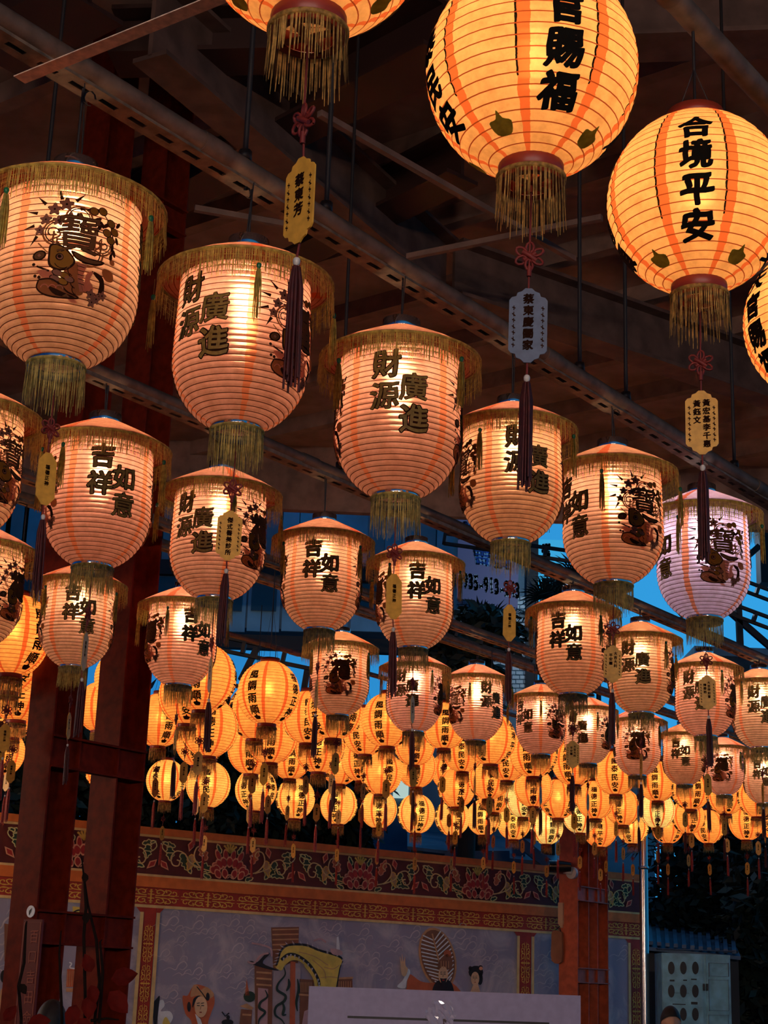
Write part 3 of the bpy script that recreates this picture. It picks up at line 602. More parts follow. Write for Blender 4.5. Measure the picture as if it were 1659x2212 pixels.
def place(proto, first, pos, rz, sc, rail_z, top):
    o = proto if first else dup(proto)
    o.location = pos; o.rotation_euler = (0, 0, rz); o.scale = (sc,) * 3
    for ch in o.children:
        if ch.name.startswith('hanger'): ch.scale.z = max(.05, (rail_z - (pos.z + top * sc)) / sc)
    return o
def hang_tag(kind, pos, sc, key, yaw=None, group='wish tags on red cords'):
    if kind not in TAGS:
        TAGS[kind] = make_tag(*{'hex': ('hex', [(0, -.225, .013, '福德正神')]), 'far': ('far', [(0, -.225, .013, '福德正神')]), 'f1': ('scallop', [(0, -.222, .022, '蔡東芳')]), 'f2': ('white', None), 'a2': ('scallop', [(0, -.212, .0165, '傑式醫美診所')]),
            'f3': ('scallop', [(.010, -.212, .0165, '黃宏基李千惠'), (-.010, -.214, .0165, '黃鈺文')]), 'a5': ('scallop', [(.010, -.215, .014, '大吉大利'), (-.008, -.222, .014, '平安順')]), 'a6': ('scallop', [(.006, -.215, .013, '大吉祥如意'), (-.010, -.225, .013, '陳榮裕')])}[kind]); t = TAGS[kind]
    else: t = dup(TAGS[kind])
    t.location = pos - Vector((0, 0, .060 * sc)); t.scale = (sc,) * 3
    t.rotation_euler = (R9.uniform(-.02, .02), R9.uniform(-.02, .02), (math.atan2(EYE.y - pos.y, EYE.x - pos.x) + PI / 2 + (R9.uniform(-.9, .9) if yaw is None else yaw)))
    col = 'pale grey' if kind == 'f2' else 'gold'
    tag(t, '%s wish tag below the %s' % (col, key), 'tag', group)
    return t
RAIL_Z, BACK_Z = 3.90, 4.30
TAGS['f2'] = make_tag('white', [(0, -.205, .020, '蔡東慶闔家')])
TAGS_FRESH = {'f2'}
_ht = hang_tag
def swap_bulb(o, kind):
    for ch in o.children:
        if ch.name.startswith('bulb'):
            ch.data = BD[kind]
BD = {}
def bulb_variant(src, kind):
    me = src.copy(); me.materials.clear(); me.materials.append(M_['bulb_' + kind]); BD[kind] = me
def clean_tag(kind, *a, **k):
    if kind in TAGS_FRESH:
        TAGS_FRESH.discard(kind); src = TAGS[kind]; t = _ht(kind, *a, **k)
        for ch in list(src.children_recursive) + [src]: bpy.data.objects.remove(ch)
        TAGS[kind] = t; return t
    return _ht(kind, *a, **k)

bell = make_bell()
bulb_variant([c for c in bell.children if c.name.startswith('bulb')][0].data, 'cool')
BD['warm'] = [c for c in bell.children if c.name.startswith('bulb')][0].data; BD['white'] = BD['warm'].copy(); BD['white'].materials.clear(); BD['white'].materials.append(M_['bulb_white'])
HUNG = hung(); BPOS = []
for i, (W, x, y, p, turn, key, label, tk) in enumerate(BELLS):
    pos, sc = HUNG[i][:2]; BPOS.append((pos, sc))
    o = place(bell, i == 0, pos, face(pos, p * PI / 2, turn), sc, RAIL_Z, .577)
    tag(o, label, 'lantern', 'bell lanterns with gold fringes')
    if i == 5: swap_bulb(o, 'cool')
    elif W < 200 and i % 3: swap_bulb(o, 'white')
    tint = (1, 1, 1, 1) if i != 5 else (.98, 1.35, 2.3, 1)
    for ch in o.children:
        if ch.name.startswith(('shade', 'hat')): ch.color = tint if i == 5 else (1, R9.uniform(.88, 1.06), R9.uniform(.85, 1.1), 1)
for (W, x, y, p, turn, key, label, tk), (pos, sc) in zip(BELLS, BPOS):
    clean_tag(tk, pos, sc, key, {'a2': .15, 'a5': .2, 'a6': 0.1}.get(tk, R9.choice((1.2, -1.3, .5))))

globe = make_round(('國泰民安', '天官賜福', '風調雨順', '合境平安'), 'front', .071, PI / 4, 'brown_thread')
FPOS = []
for i, (W, x, y, p, turn, key, label, tk) in enumerate(FRONT):
    pos, sc = HUNG[27 + i][:2]; FPOS.append((pos, sc))
    o = place(globe, i == 0, pos, face(pos, p * PI / 2, turn), sc, RAIL_Z, .42)
    tag(o, label, 'lantern', 'paper globe lanterns on the near pipe')
for (W, x, y, p, turn, key, label, tk), (pos, sc) in zip(FRONT, FPOS):
    clean_tag(tk, pos, sc, key, {'f1': -.9, 'f2': .05, 'f3': .05}.get(tk))

glo = make_round(('風調雨順', '福德正神', '國泰民安', '合境平安'), 'round', .066, 0, 'brown_thread')
BKPOS = []
bulb_o = [c for c in glo.children if c.name.startswith('bulb')][0].data; BD['orange'] = bulb_o; bulb_variant(bulb_o, 'yellow'); 
for i, (x, y, W, p, turn, bl, key, D) in enumerate(BACK):
    pos, sc = HUNG[31 + i][:2]; pos = pos - Vector((0, 0, .201 * sc)); BKPOS.append((pos, sc))
    o = place(glo, i == 0, pos, face(pos, p * PI / 2, turn), sc, BACK_Z, .42)
    kind = {'o': 'orange', 'y': 'orange-yellow', 'l': 'pale'}[bl]
    tag(o, ('orange paper ' if bl != 'l' else 'paper ') + key, 'lantern', 'orange globe lanterns at the back')
    swap_bulb(o, 'orange' if bl == 'o' else 'yellow')
    for ch in o.children:
        if ch.name.startswith('shade'): ch.color = PALE[bl]
for i, ((x, y, W, p, turn, bl, key, D), pos) in enumerate(zip(BACK, BKPOS)):
    clean_tag('far', pos[0], pos[1], key)

# ------------------------------------------------------------------ rails, roof, columns
M_['steel'] = mat('dusty_steel', (0.10, 0.068, 0.052), 0.65, 0.1, noise=0.35, scale=14, bump=0.2)
M_['galv'] = mat('galvanised_channel', (0.13, 0.098, 0.072), 0.6, 0.1, noise=0.4, scale=22, bump=0.2)
M_['sheet'] = mat('brown_roof_sheet', (0.34, 0.21, 0.17), 0.6, noise=0.25, scale=3)
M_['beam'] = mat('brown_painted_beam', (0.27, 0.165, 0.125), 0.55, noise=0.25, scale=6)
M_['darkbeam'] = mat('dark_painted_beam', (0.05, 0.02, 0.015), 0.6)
M_['cream'] = mat('cream_channel', (0.85, 0.60, 0.46), 0.6, noise=0.2, scale=45)
M_['column'] = mat('dark_red_column_paint', (0.125, 0.011, 0.003), 0.6, spec=0.08, noise=0.25, scale=18, bump=0.1)
M_['redcolumn'] = mat('oxide_red_column_paint', (0.50, 0.10, 0.04), 0.5, noise=0.2, scale=12, bump=0.1)
def rail(name, w, z, a0, a1, channel, label):
    """round pipe, with a slotted steel channel clamped under it"""
    P = lambda a: V_ * w + U_ * a
    root = empty(name, P((a0 + a1) / 2) + Vector((0, 0, z)))
    iv = Matrix.Translation(-root.location)
    R0 = .030 if w > -4 else .022
    mb = MB(); mb.tube([iv @ (P(a0) + Z_ * (z + .034)), iv @ (P(a1) + Z_ * (z + .034))], R0, 12)
    a = a0 + .6
    while a < a1: mb.tube([iv @ (P(a) + Z_ * (z + .034)), iv @ (P(a + .11) + Z_ * (z + .034))], R0 + .004, 12); a += 1.9
    mb.obj('pipe', 'steel', root)
    if channel:
        mb = MB(); bw = .062; a = a0; o = -V_ * .062              # bottom flange with long slots, and one upright flange
        Q = lambda aa, v, zz: iv @ (P(aa) + V_ * (v - .03) + Z_ * (z + zz))
        while a < a1:
            b = min(a + .11, a1)
            for v0, v1, s0, s1 in ((-.035, -.009, a, b), (.009, .035, a, b), (-.009, .009, a, a + .048)):
                mb.box((Q((s0 + s1) / 2, (v0 + v1) / 2, -.002)), ((s1 - s0) / 2, (v1 - v0) / 2, .002), (U_, V_, Z_))
            a = b
        mb.box(Q((a0 + a1) / 2, -.033, .020), ((a1 - a0) / 2, .002, .022), (U_, V_, Z_)); mb.box(Q((a0 + a1) / 2, .033, .012), ((a1 - a0) / 2, .002, .014), (U_, V_, Z_))
        mb.obj('slotted_channel', 'galv', root)
    return tag(root, label, 'rail')
rail('hanging_rail', RAILS['F'], RAIL_Z, .5, 12, False, 'near plain pipe carrying the big globe lanterns')
rail('hanging_rail', RAILS['A'], RAIL_Z, .5, 14, True, 'front slotted rail with pipe carrying the biggest bell lanterns')
rail('hanging_rail', RAILS['B'], RAIL_Z, 1, 19, True, 'second slotted rail carrying the middle bell lanterns')
rail('hanging_rail', RAILS['C'], RAIL_Z + .30, 3, 24, True, 'third slotted rail carrying the small bell lanterns')
for w, lb in zip(BACK_RAILS, ('first', 'second', 'third', 'last')):
    rail('hanging_rail', w, BACK_Z, 4, 24, w == BACK_RAILS[0], '%s back rail above the orange globe lanterns' % lb)
def rod(px, py, w, z0, label):
    p = on_rail(px, py, w); mb = MB(); mb.tube([(0, 0, 0), (0, 0, 7.5 - z0)], .008, 8); mb.lathe([(.0, 0), (.02, 0), (.02, .03), (.0, .03)], 8)
    o = mb.obj('suspension_rod', 'wire'); o.location = (p.x, p.y, z0); tag(o, label, 'rod')
rod(530, 330, RAILS['A'], RAIL_Z + .06, 'thin black rod holding the front rail between the first two bells')
rod(706, 425, RAILS['A'], RAIL_Z + .06, 'thin black rod holding the front rail above the third bell')
rod(1252, 760, RAILS['A'], RAIL_Z + .06, 'thin black rod holding the front rail beside the pale grey tag')
rod(1352, 830, RAILS['A'], RAIL_Z + .06, 'thin black rod holding the front rail under the 合境平安 globe')
rod(1585, 960, RAILS['A'], RAIL_Z + .06, 'thin black rod holding the front rail beyond the double-column gold tag')
rod(735, 985, RAILS['B'], RAIL_Z + .06, 'thin black rod holding the second rail beside the third front bell')
rod(65, 725, RAILS['B'], RAIL_Z + .06, 'thin black rod holding the second rail behind the largest bell')
# cream channel laid across the front rail
a, b = at_z(42, 172, 3.83), at_z(560, -38, 3.83)
mb = MB(); d = (b - a).normalized(); mid = (a + b) / 2
for o_, w_, h_ in ((Vector((0, 0, 0)), .040, .003), (Z_ * .016, .003, .03)):
    mb.bar(a - mid + o_ + (d.cross(Z_) * -.02 if h_ > .01 else Vector()), b - mid + o_ + (d.cross(Z_) * -.02 if h_ > .01 else Vector()), w_, h_)
o = mb.obj('steel_strip', 'cream'); o.location = mid; tag(o, 'rust-speckled cream steel strip lying across the front rail', 'strip')

# roof
ZR = 7.5
mb = MB()
E1 = [(-14, -2), (14, -2), (14, 18.0), (-14, 17.2)]
mb.prism(E1, ZR, ZR + .04); struct(mb.obj('ceiling', 'sheet'))
M_['hallwall'] = mat('temple_hall_plaster', (.25, .09, .06), .7, noise=.2, scale=3)
mb = MB(); mb.box((0, -12.2, 2.6), (14, .2, 2.6)); struct(mb.obj('wall_front', 'hallwall'))  # unseen wall added behind the camera to block low sky
def roof_clip(p0, p1):                               # keep only what lies under the sheets
    q = []
    for t in [k / 300 for k in range(301)]:
        p = p0.lerp(p1, t)
        if -13.9 < p.x < 13.9 and 6.1 < p.y < 17.1 + (p.x + 14) * .028: q.append(p)
    return (q[0], q[-1]) if len(q) > 3 else None
for k in range(-4, 24):
    a = k * 1.05
    r = roof_clip(U_ * a - V_ * 24, U_ * a + V_ * 14)
    if r:
        o = MB(); o.bar(r[0] + Z_ * (ZR - .08), r[1] + Z_ * (ZR - .08), .11, .16); struct(o.obj('purlin', 'beam'))
M_['deep'] = mat('sooty_beam_paint', (.15, .085, .065), .6, noise=.3, scale=5)  # darker brown than the purlins
def deep_beam(p, q, z, w, h, m):
    a, b = at_z(*p, z), at_z(*q, z); o = MB(); d = (b - a).normalized()
    for e in (-h / 2, h / 2): o.bar(a + Z_ * e, b + Z_ * e, w, .03)
    o.bar(a, b, .03, h); struct(o.obj('roof_beam', m))
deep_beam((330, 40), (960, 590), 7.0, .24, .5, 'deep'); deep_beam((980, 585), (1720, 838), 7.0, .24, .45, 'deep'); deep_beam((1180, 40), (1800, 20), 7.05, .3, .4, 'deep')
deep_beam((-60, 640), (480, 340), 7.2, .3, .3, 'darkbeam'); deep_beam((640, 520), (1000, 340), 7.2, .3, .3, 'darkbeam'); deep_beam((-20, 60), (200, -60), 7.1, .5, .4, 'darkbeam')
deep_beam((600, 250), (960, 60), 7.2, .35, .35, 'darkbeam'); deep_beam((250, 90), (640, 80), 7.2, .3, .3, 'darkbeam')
for p, q, z0, z1, lb in (((690, 245), (1240, 560), 6.7, 6.7, 'thin tie bar crossing under the roof above the front rail'), ((880, 555), (1300, 470), 6.65, 6.65, 'thin slanting tie bar behind the big globe lantern'), ((420, 450), (700, 500), 6.7, 6.7, 'thin tie bar above the second front bell')):
    mb = MB(); a, b = at_z(*p, z0), at_z(*q, z1); mb.bar(a - a, b - a, .04, .04); o = mb.obj('tie_bar', 'beam'); o.location = a; tag(o, lb, 'bar')
o = MB(); o.bar((-14, 17.1, ZR - .35), (14, 17.9, ZR - .35), .12, .8); struct(o.obj('roof_beam', 'beam'))

def laced_column(name, base, w, m, label, h=ZR, rungs=(), gap=.52):
    """two H posts joined by batten plates"""
    root = empty(name, (base.x, base.y, 0))
    for k in (0, 1):
        c = U_ * (gap * k); mb = MB(); t = .012
        for s in (-1, 1): mb.box(c + U_ * (s * w / 2) + Z_ * h / 2, (t / 2, w / 2, h / 2), (U_, V_, Z_))
        mb.box(c + Z_ * h / 2, (w / 2, t / 2, h / 2), (U_, V_, Z_)); mb.obj('post', m, root)
    for z in rungs:
        mb = MB(); mb.box(U_ * (gap / 2) + V_ * (w / 2 - .03) + Z_ * z, ((gap + w) / 2, .005, .085), (U_, V_, Z_))
        for s in (-1, 1): mb.box(U_ * (gap / 2) + V_ * (w / 2 - .01) + Z_ * (z + s * .085), ((gap + w) / 2, .03, .006), (U_, V_, Z_))
        mb.obj('batten_plate', m, root)
    return tag(root, label, 'column')
CB = at(126, 1500, 9.35); c1 = laced_column('steel_column', CB, .215, 'column', 'dark red double steel column joined by battens, behind the bell lanterns', rungs=[at(250, y, 9.4).z for y in (1641, 2014)] + [4.7, 6.4])
RC = at(1240, 1900, 20.6); c2 = laced_column('steel_column', RC, .27, 'redcolumn', 'oxide red double steel column standing at the end of the mural wall', 4.9, [at(1260, y, 20.6).z for y in (1932, 2108)], .5)

M_['hall'] = emit('lit_hall_tube', *FILL); M_['lamp_white'] = mat('white_lamp_housing', (.6, .6, .6), .4)  # tubes added to brighten fringes, tags and mural from the front
for x, lb in ((-3.4, 'first'), (0.2, 'middle'), (3.8, 'last')):
    root = empty('hall_lamp', (x, -10, 3.6)); mb = MB(); mb.box((0, -.14, .06), (.7, .03, .14)); mb.box((0, .18, .16), (.75, .35, .012)); mb.bar((0, -.06, .1), (0, -2.05, .1), .04, .04); mb.obj('housing', 'lamp_white', root)  # hood shaped to keep the added light off the roof
    mb = MB(); mb.tube([(-.62, 0, 0), (.62, 0, 0)], .10, 10); mb.obj('tube', 'hall', root); tag(root, '%s bright tube lamp of the temple hall behind the viewer' % lb, 'lamp')
M_['sidelamp'] = emit('lit_side_tube', (1.0, 0.66, 0.42), 130)  # unseen tube added off to the side to brighten the mural
root = empty('hall_lamp', (-6.5, 11, 3.3), -.9); mb = MB(); mb.box((0, 0, .16), (.75, .42, .015)); mb.tube([(0, 0, .2), (0, 0, 4.2)], .012, 6); mb.obj('housing', 'lamp_white', root)
mb = MB(); mb.tube([(-.62, 0, 0), (.62, 0, 0)], .10, 10); mb.obj('tube', 'sidelamp', root); tag(root, 'warm tube lamp hanging out of view beyond the picture edge near the mural', 'lamp')

# ------------------------------------------------------------------ ground and mural wall
M_['ground'] = mat('dark_paving', (0.06, 0.05, 0.05), 0.8, noise=0.3, scale=4)
mb = MB(); mb.prism([(-60, -20), (60, -20), (60, 90), (-60, 90)], -.1, 0); struct(mb.obj('floor', 'ground'))
W0, W1 = at(0, 1765, 17.3), at(1218, 1880, 21.9)
WX = Vector((W1.x - W0.x, W1.y - W0.y, 0)).normalized(); WN = Vector((WX.y, -WX.x, 0))
if WN.dot(EYE - W0) < 0: WN = -WN
def Wc(px, py):
    d = ray(px, py); p = EYE + d * ((W0 - EYE).dot(WN) / d.dot(WN)); return ((p - W0).dot(WX), p.z)
def WP(s, z, lay=0): q = W0 + WX * s + WN * (.006 + .004 * lay); return (q.x, q.y, z)
def WF(px, py, lay=0): s, z = Wc(px, py); return WP(s, z, lay)
PAINT = dict(maroon=(.10, .014, .012), orange=(.95, .22, .035), cream=(.95, .62, .24), gold=(1.0, .56, .09), red=(0.465, 0.046, 0.023), petal=(.46, .03, .02), pink=(.98, .42, .22), green=(.03, .06, .03), leafline=(.80, .70, .28), sky=(0.388, 0.372, 0.465),
    cloud=(0.62, 0.56, 0.58), skin=(0.900, 0.558, 0.310), hair=(0.023, 0.019, 0.019), robe=(0.651, 0.155, 0.054), yellow=(0.900, 0.651, 0.124), brown=(0.264, 0.109, 0.054), tan=(0.651, 0.341, 0.155), grey=(0.465, 0.388, 0.419), white=(0.900, 0.900, 0.899), dragon=(0.031, 0.054, 0.039), pinkgrey=(0.651, 0.388, 0.388))
for k, c in PAINT.items(): M_['p_' + k] = mat('paint_' + k, c, .5, noise=.12, scale=9)
PK = list(PAINT); PI_ = {k: i for i, k in enumerate(PK)}; PM = ['p_' + k for k in PK]
def paint(name, d, parent, fn=WF):
    """only the paints it uses; each painted figure is a slab a few millimetres thick by its layers"""
    used = sorted({m for _, _, m, _ in d.sh}, key=PK.index); mb = MB()
    for vs, fs, m, lay in d.sh: mb.add([fn(x, y, lay) for x, y in vs], fs, used.index(m))
    return mb.obj(name, ['p_' + k for k in used], parent)
SL, SR = Wc(-220, 1900)[0], Wc(1380, 1900)[0]
zl = {k: Wc(601, y)[1] for k, y in dict(top=1814, c1=1829, f0=1834, f1=1910, c2=1915, o2=1937, b1=1973, g1=1979).items()}
mb = MB()
mb.box(W0 + WX * ((SL + SR) / 2) - WN * .13 + Z_ * (zl['top'] / 2 - W0.z), ((SR - SL) / 2, .13, zl['top'] / 2), (WX, WN, Z_))
struct(mb.obj('wall_back', 'p_red'))
def band(d, z0, z1, m, lay, s0=None, s1=None): s0 = SL if s0 is None else s0; s1 = SR if s1 is None else s1; d.poly([(s0, z0), (s1, z0), (s1, z1), (s0, z1)], m, lay)
fr = empty('lotus_frieze', W0 + Z_ * 0); fr.location = (0, 0, 0); tag(fr, 'painted lotus frieze of red flowers and curling leaves along the wall top', 'frieze')
d = Draw(); band(d, zl['f1'], zl['f0'], 'maroon', 1); paint('ground_panel', d, fr, WP)
for nm, a, b in (('trim_band', 'c1', 'top'), ('trim_band', 'o2', 'c2')):
    mb = MB(); mb.box(W0 + WX * ((SL + SR) / 2) + WN * .018 + Z_ * ((zl[a] + zl[b]) / 2 - W0.z), ((SR - SL) / 2, .018, abs(zl[a] - zl[b]) / 2), (WX, WN, Z_)); mb.obj(nm, 'p_orange', fr)
d = Draw(); band(d, zl['f0'], zl['c1'], 'cream', 2); band(d, zl['c2'], zl['f1'], 'cream', 2); paint('gold_line', d, fr, WP)
hf = zl['f0'] - zl['f1']; zf = (zl['f0'] + zl['f1']) / 2
def leaf(d, x, y, L, ang, w, mf, mo, lay, teeth=4):
    c, s = math.cos(ang), math.sin(ang); pts = []
    for k in range(2 * teeth + 1): t = k / (2 * teeth); pts.append((L * t, w * math.sin(PI * min(1, t * .9 + .1)) * (1.15 if k % 2 else .7)))
    for k in range(2 * teeth, -1, -1): t = k / (2 * teeth); pts.append((L * t, -w * .8 * math.sin(PI * min(1, t * .9 + .1)) * (1.15 if k % 2 else .7)))
    T = [(x + a * c - b * s, y + a * s + b * c) for a, b in pts]
    d.poly(T, mf, lay); d.line(T + [T[0]], .030, mo, lay + 1)
def lotus(d, cx):
    def petal(x, y, w, h, a, lay):
        c, s = math.cos(a), math.sin(a)
        pts = [(x + u * c - v * s, y + u * s + v * c) for u, v in spline([(0, 0), (-w, h * .35), (-w * .8, h * .8), (0, h), (w * .8, h * .8), (w, h * .35)], 4, True)]
        d.poly(pts, 'pink', lay); m = (x - s * h * .5, y + c * h * .5)
        d.poly([(m[0] + (px - m[0]) * .72, m[1] + (py - m[1]) * .72) for px, py in pts], 'petal', lay + 1)
    for k, a in enumerate((-.5, -.17, .17, .5)): petal(cx - a * .5, -.02, .075, .34, a * .9, 3)
    for a in (-1.25, -.85, -.45, 0, .45, .85, 1.25): petal(cx - math.sin(a) * .26, -.30 + .22 * math.cos(a) * .6, .10, .30, a * .75, 5)
    for a in (-1.5, -1.0, 1.0, 1.5): petal(cx - math.sin(a) * .34, -.32, .10, .26, a * .7, 7)
    for a in (-.75, -.3, .3, .75): petal(cx - a * .34, -.46, .09, .28, a * .8, 9)
    d.arc(cx, -.46, .11, .2, 2.94, .03, 'pink', 11); d.arc(cx, -.46, .06, .2, 2.94, .025, 'pink', 11)
    for a in (-.6, -.3, 0, .3, .6): d.line([(cx, .22), (cx + a * .25, .42 - abs(a) * .08)], .05, 'gold', 5); d.disc(cx + a * .27, .43 - abs(a) * .08, .035, .03, 'gold', 5)
    for s in (-1, 1): leaf(d, cx + s * .25, .2, .25, PI / 2 - s * .5, .07, 'green', 'leafline', 2, 2); leaf(d, cx + s * .5, -.46, .24, PI / 2 - s * 1.2, .07, 'green', 'leafline', 2, 2)
def scrolls(d, cx):
    for s in (-1, 1):
        X = lambda x: cx + s * x
        leaf(d, X(.95), -.12, .62, PI / 2 - s * -1.9 if s < 0 else PI / 2 - 1.9, .14, 'green', 'leafline', 2, 5)
        leaf(d, X(1.28), .12, .6, -PI / 2 - s * .5, .15, 'green', 'leafline', 2, 5)
        leaf(d, X(.62), .0, .5, PI / 2 - s * .35, .12, 'robe', 'pink', 2, 4); leaf(d, X(1.0), .12, .45, -PI / 2 + s * .2, .11, 'tan', 'gold', 3, 4)
        leaf(d, X(1.6), .30, .40, -PI / 2 - s * .1, .12, 'green', 'leafline', 2, 4); leaf(d, X(1.45), .3, .35, PI / 2 - s * 1.3, .08, 'green', 'leafline', 2, 3)
        d.line([(X(a), b) for a, b in spline([(.45, -.30), (.75, -.22), (.95, .05), (.9, .32), (.75, .36), (.68, .24), (.76, .16)], 5)], .035, 'cream', 6)
        d.line([(X(a), b) for a, b in spline([(.70, -.26), (1.05, -.10), (1.2, .12), (1.42, .18), (1.55, .0), (1.5, -.2), (1.36, -.22), (1.32, -.1), (1.40, -.06)], 5)], .035, 'cream', 6)
        d.line([(X(a), b) for a, b in spline([(1.5, .12), (1.68, .12), (1.8, .26), (1.74, .4), (1.64, .36), (1.68, .28)], 5)], .028, 'leafline', 6)
        for bx, by, a in ((1.72, -.22, 2.4), (1.05, .36, .25)):
            c_, s_ = math.cos(a * s), math.sin(a * s); q = [(0, -.18), (-.09, 0), (0, .2), (.09, 0)]
            d.poly([(X(bx) + u * c_ - v * s_, by + u * s_ + v * c_) for u, v in q], 'pink', 5); d.poly([(X(bx) + (u * c_ - v * s_) * .65, by + (u * s_ + v * c_) * .65) for u, v in q], 'petal', 6)
s0_, s1_ = Wc(493, 1868)[0], Wc(775, 1895)[0]; per = s1_ - s0_
fnm = lambda sc: (lambda x, y, lay: WP(sc + x * hf, zf + y * hf, lay))
pk = per / hf / 3.74
for k in range(-3, 5):
    sc = s0_ + k * per
    if SL + .6 < sc < SR - .3:
        d = Draw(); scrolls(d, 0); paint('scroll_leaves', d, fr, lambda x, y, lay, sc=sc: WP(sc + x * hf * pk, zf + y * hf, lay))
        d = Draw(); lotus(d, 0); paint('lotus_flower', d, fr, lambda x, y, lay, sc=sc: WP(sc + x * hf * 1.15, zf + .02 * hf + y * hf * 1.08, lay))
# gold scroll border
bo = empty('scroll_border', (0, 0, 0)); tag(bo, 'red border band with gold scrollwork framing the wall painting', 'border')
d = Draw(); band(d, zl['b1'], zl['o2'], 'red', 1); paint('red_band', d, bo, WP)
def scroll_motif(d):
    d.line([(0, -.42), (0, .42)], .07, 'gold', 3)
    for y, w in ((.12, .16), (-.12, .16), (.3, .09), (-.3, .09)): d.line([(-w, y), (w, y)], .055, 'gold', 3)
    for q in (-.4, .4): d.disc(0, q, .06, .06, 'gold', 3, 8)
    for sx in (-1, 1):
        for sy in (-1, 1):
            T = lambda pts: [(sx * a, sy * b) for a, b in pts]
            d.line(T(spline([(.2, .06), (.5, .1), (.62, .3), (.45, .42), (.28, .34), (.3, .2), (.42, .22)], 4)), .06, 'gold', 3)
            d.line(T(spline([(.5, .08), (.8, .12), (.95, .32), (.82, .42), (.7, .34), (.76, .26)], 4)), .055, 'gold', 3)
            d.line(T(spline([(.8, .12), (1.05, .06), (1.2, .16), (1.18, .32), (1.05, .34), (1.04, .24)], 4)), .05, 'gold', 3)
            d.line(T([(.95, .1), (1.32, .1)]), .04, 'gold', 3); d.line(T([(.6, .3), (.72, .46)]), .04, 'gold', 3); d.line(T([(.3, .36), (.18, .46)]), .04, 'gold', 3)
hb = zl['o2'] - zl['b1']; zb = (zl['o2'] + zl['b1']) / 2
m0, m1 = Wc(447, 1957)[0], Wc(565, 1967)[0]; mp = m1 - m0
for k in range(-9, 12):
    sc = m0 + k * mp
    if SL < sc < SR: d = Draw(); scroll_motif(d); paint('scroll_motif', d, bo, lambda x, y, lay, sc=sc: WP(sc + x * mp / 2.75, zb + y * hb * .9, lay))
def side_border(pxa, pxb, py, mat_='gold'):
    sa, sb = Wc(pxa, py)[0], Wc(pxb, py)[0]; wv = sb - sa
    d = Draw(); d.poly([(sa, 0.1), (sb, 0.1), (sb, zl['b1']), (sa, zl['b1'])], 'red', 1); paint('red_band', d, bo, WP)
    z = zl['b1'] - .42
    for k in range(5):
        d = Draw(); scroll_motif(d); paint('scroll_motif', d, bo, lambda x, y, lay, z=z: WP((sa + sb) / 2 + y * wv * .8, z + x * wv * .95, lay)); z -= 2.75 * wv * .95
    d = Draw()
    for q, sg in ((sa, -1), (sb, 1)): d.poly([(q, .1), (q + sg * .045, .1), (q + sg * .045, zl['g1'] - .05), (q, zl['g1'] - .05)], 'cream', 4); d.poly([(q, zl['g1'] - .05), (q + sg * .045, zl['g1'] - .05), (q + sg * .14, zl['g1'] + .05), (q + sg * .14, zl['b1'])] + [(q, zl['b1'])], 'red', 2)
    paint('gold_line', d, bo, WP)
side_border(303, 331, 2050); side_border(1120, 1146, 2080); side_border(1360, 1384, 2050)
d = Draw(); band(d, zl['g1'], zl['b1'], 'cream', 3); paint('gold_line', d, bo, WP)

# the painted scene
mp_ = empty('mural_painting', (0, 0, 0)); tag(mp_, 'wall painting of robed figures, temple gates and a yellow dragon under curling clouds', 'mural')
msky = mat('painted_sky', PAINT['sky'], .6, noise=.16, scale=1.6, col2=(.50, .44, .48)); M_['p_skyfield'] = msky
_n = msky.node_tree; _z = [n for n in _n.nodes if n.type == 'TEX_NOISE'][0]; _z.inputs['Distortion'].default_value = 1.6; _z.inputs['Roughness'].default_value = .62
_p = [n for n in _n.nodes if n.type == 'VALTORGB'][0].color_ramp; _p.elements[0].position = .46; _p.elements[1].position = .74; _p.elements[1].color = (.74, .66, .66, 1); _p.elements[0].color = (.36, .34, .44, 1)
mb = MB(); mb.add([WP(SL, .05, 0), WP(SR, .05, 0), WP(SR, zl['b1'], 0), WP(SL, zl['b1'], 0)], [(0, 1, 2, 3)]); mb.obj('sky_field', 'p_skyfield', mp_)
rc = random.Random(4)
def cloud(d, x, y, k):
    P = lambda a: [(x + u * k, y + v * k) for u, v in a]
    w = 2.2
    d.line(P(spline([(-30, 8), (-18, 2), (-6, 6), (0, -4), (10, -10), (16, -2), (8, 6), (2, 4)], 5)), w * k, 'cloud', 1, True)
    d.line(P(spline([(-12, 18), (0, 12), (8, 16), (14, 8), (22, 6), (24, 14)], 5)), w * k * .8, 'cloud', 1, True)
    d.line(P(spline([(2, -12), (8, -20), (16, -18), (16, -10)], 5)), w * k * .8, 'cloud', 1, True)
for i, (x, y, k) in enumerate([(365, 1992, 1), (420, 2000, .9), (450, 2012, .8), (385, 2030, .7), (350, 2060, .8), (385, 2088, .9), (420, 2100, .8), (500, 1995, .8), (530, 2010, .9), (505, 2050, 1), (480, 2095, .9), (515, 2130, .8), (540, 2100, .7), (365, 2150, .9), (560, 2030, .7), (690, 2010, .7), (720, 2005, .8), (780, 2015, .8), (770, 2050, .9), (800, 2080, .9), (845, 2040, .8), (830, 2100, .8), (890, 2020, .8), (985, 2020, 1), (1010, 2045, .9), (1030, 2060, .9), (1060, 2070, .7), (1090, 2105, .9), (1070, 2095, .7), (1165, 2090, .9), (1185, 2060, .7), (1180, 2120, .7), (1340, 2060, .7), (10, 1995, 1.3), (15, 2030, 1.4), (8, 2065, 1.3), (18, 2090, 1.1), (160, 1990, 1)]):
    d = Draw(); cloud(d, x, y, k * 1.25); paint('cloud', d, mp_)
Z2 = lambda pts: [(300 + x / 4.147, 1960 + y / 4.147) for x, y in pts]
Z3 = lambda pts: [(640 + x / 2.633, 1960 + y / 2.633) for x, y in pts]
Z1 = lambda pts: [(x / 4.88, 1880 + y / 4.88) for x, y in pts]
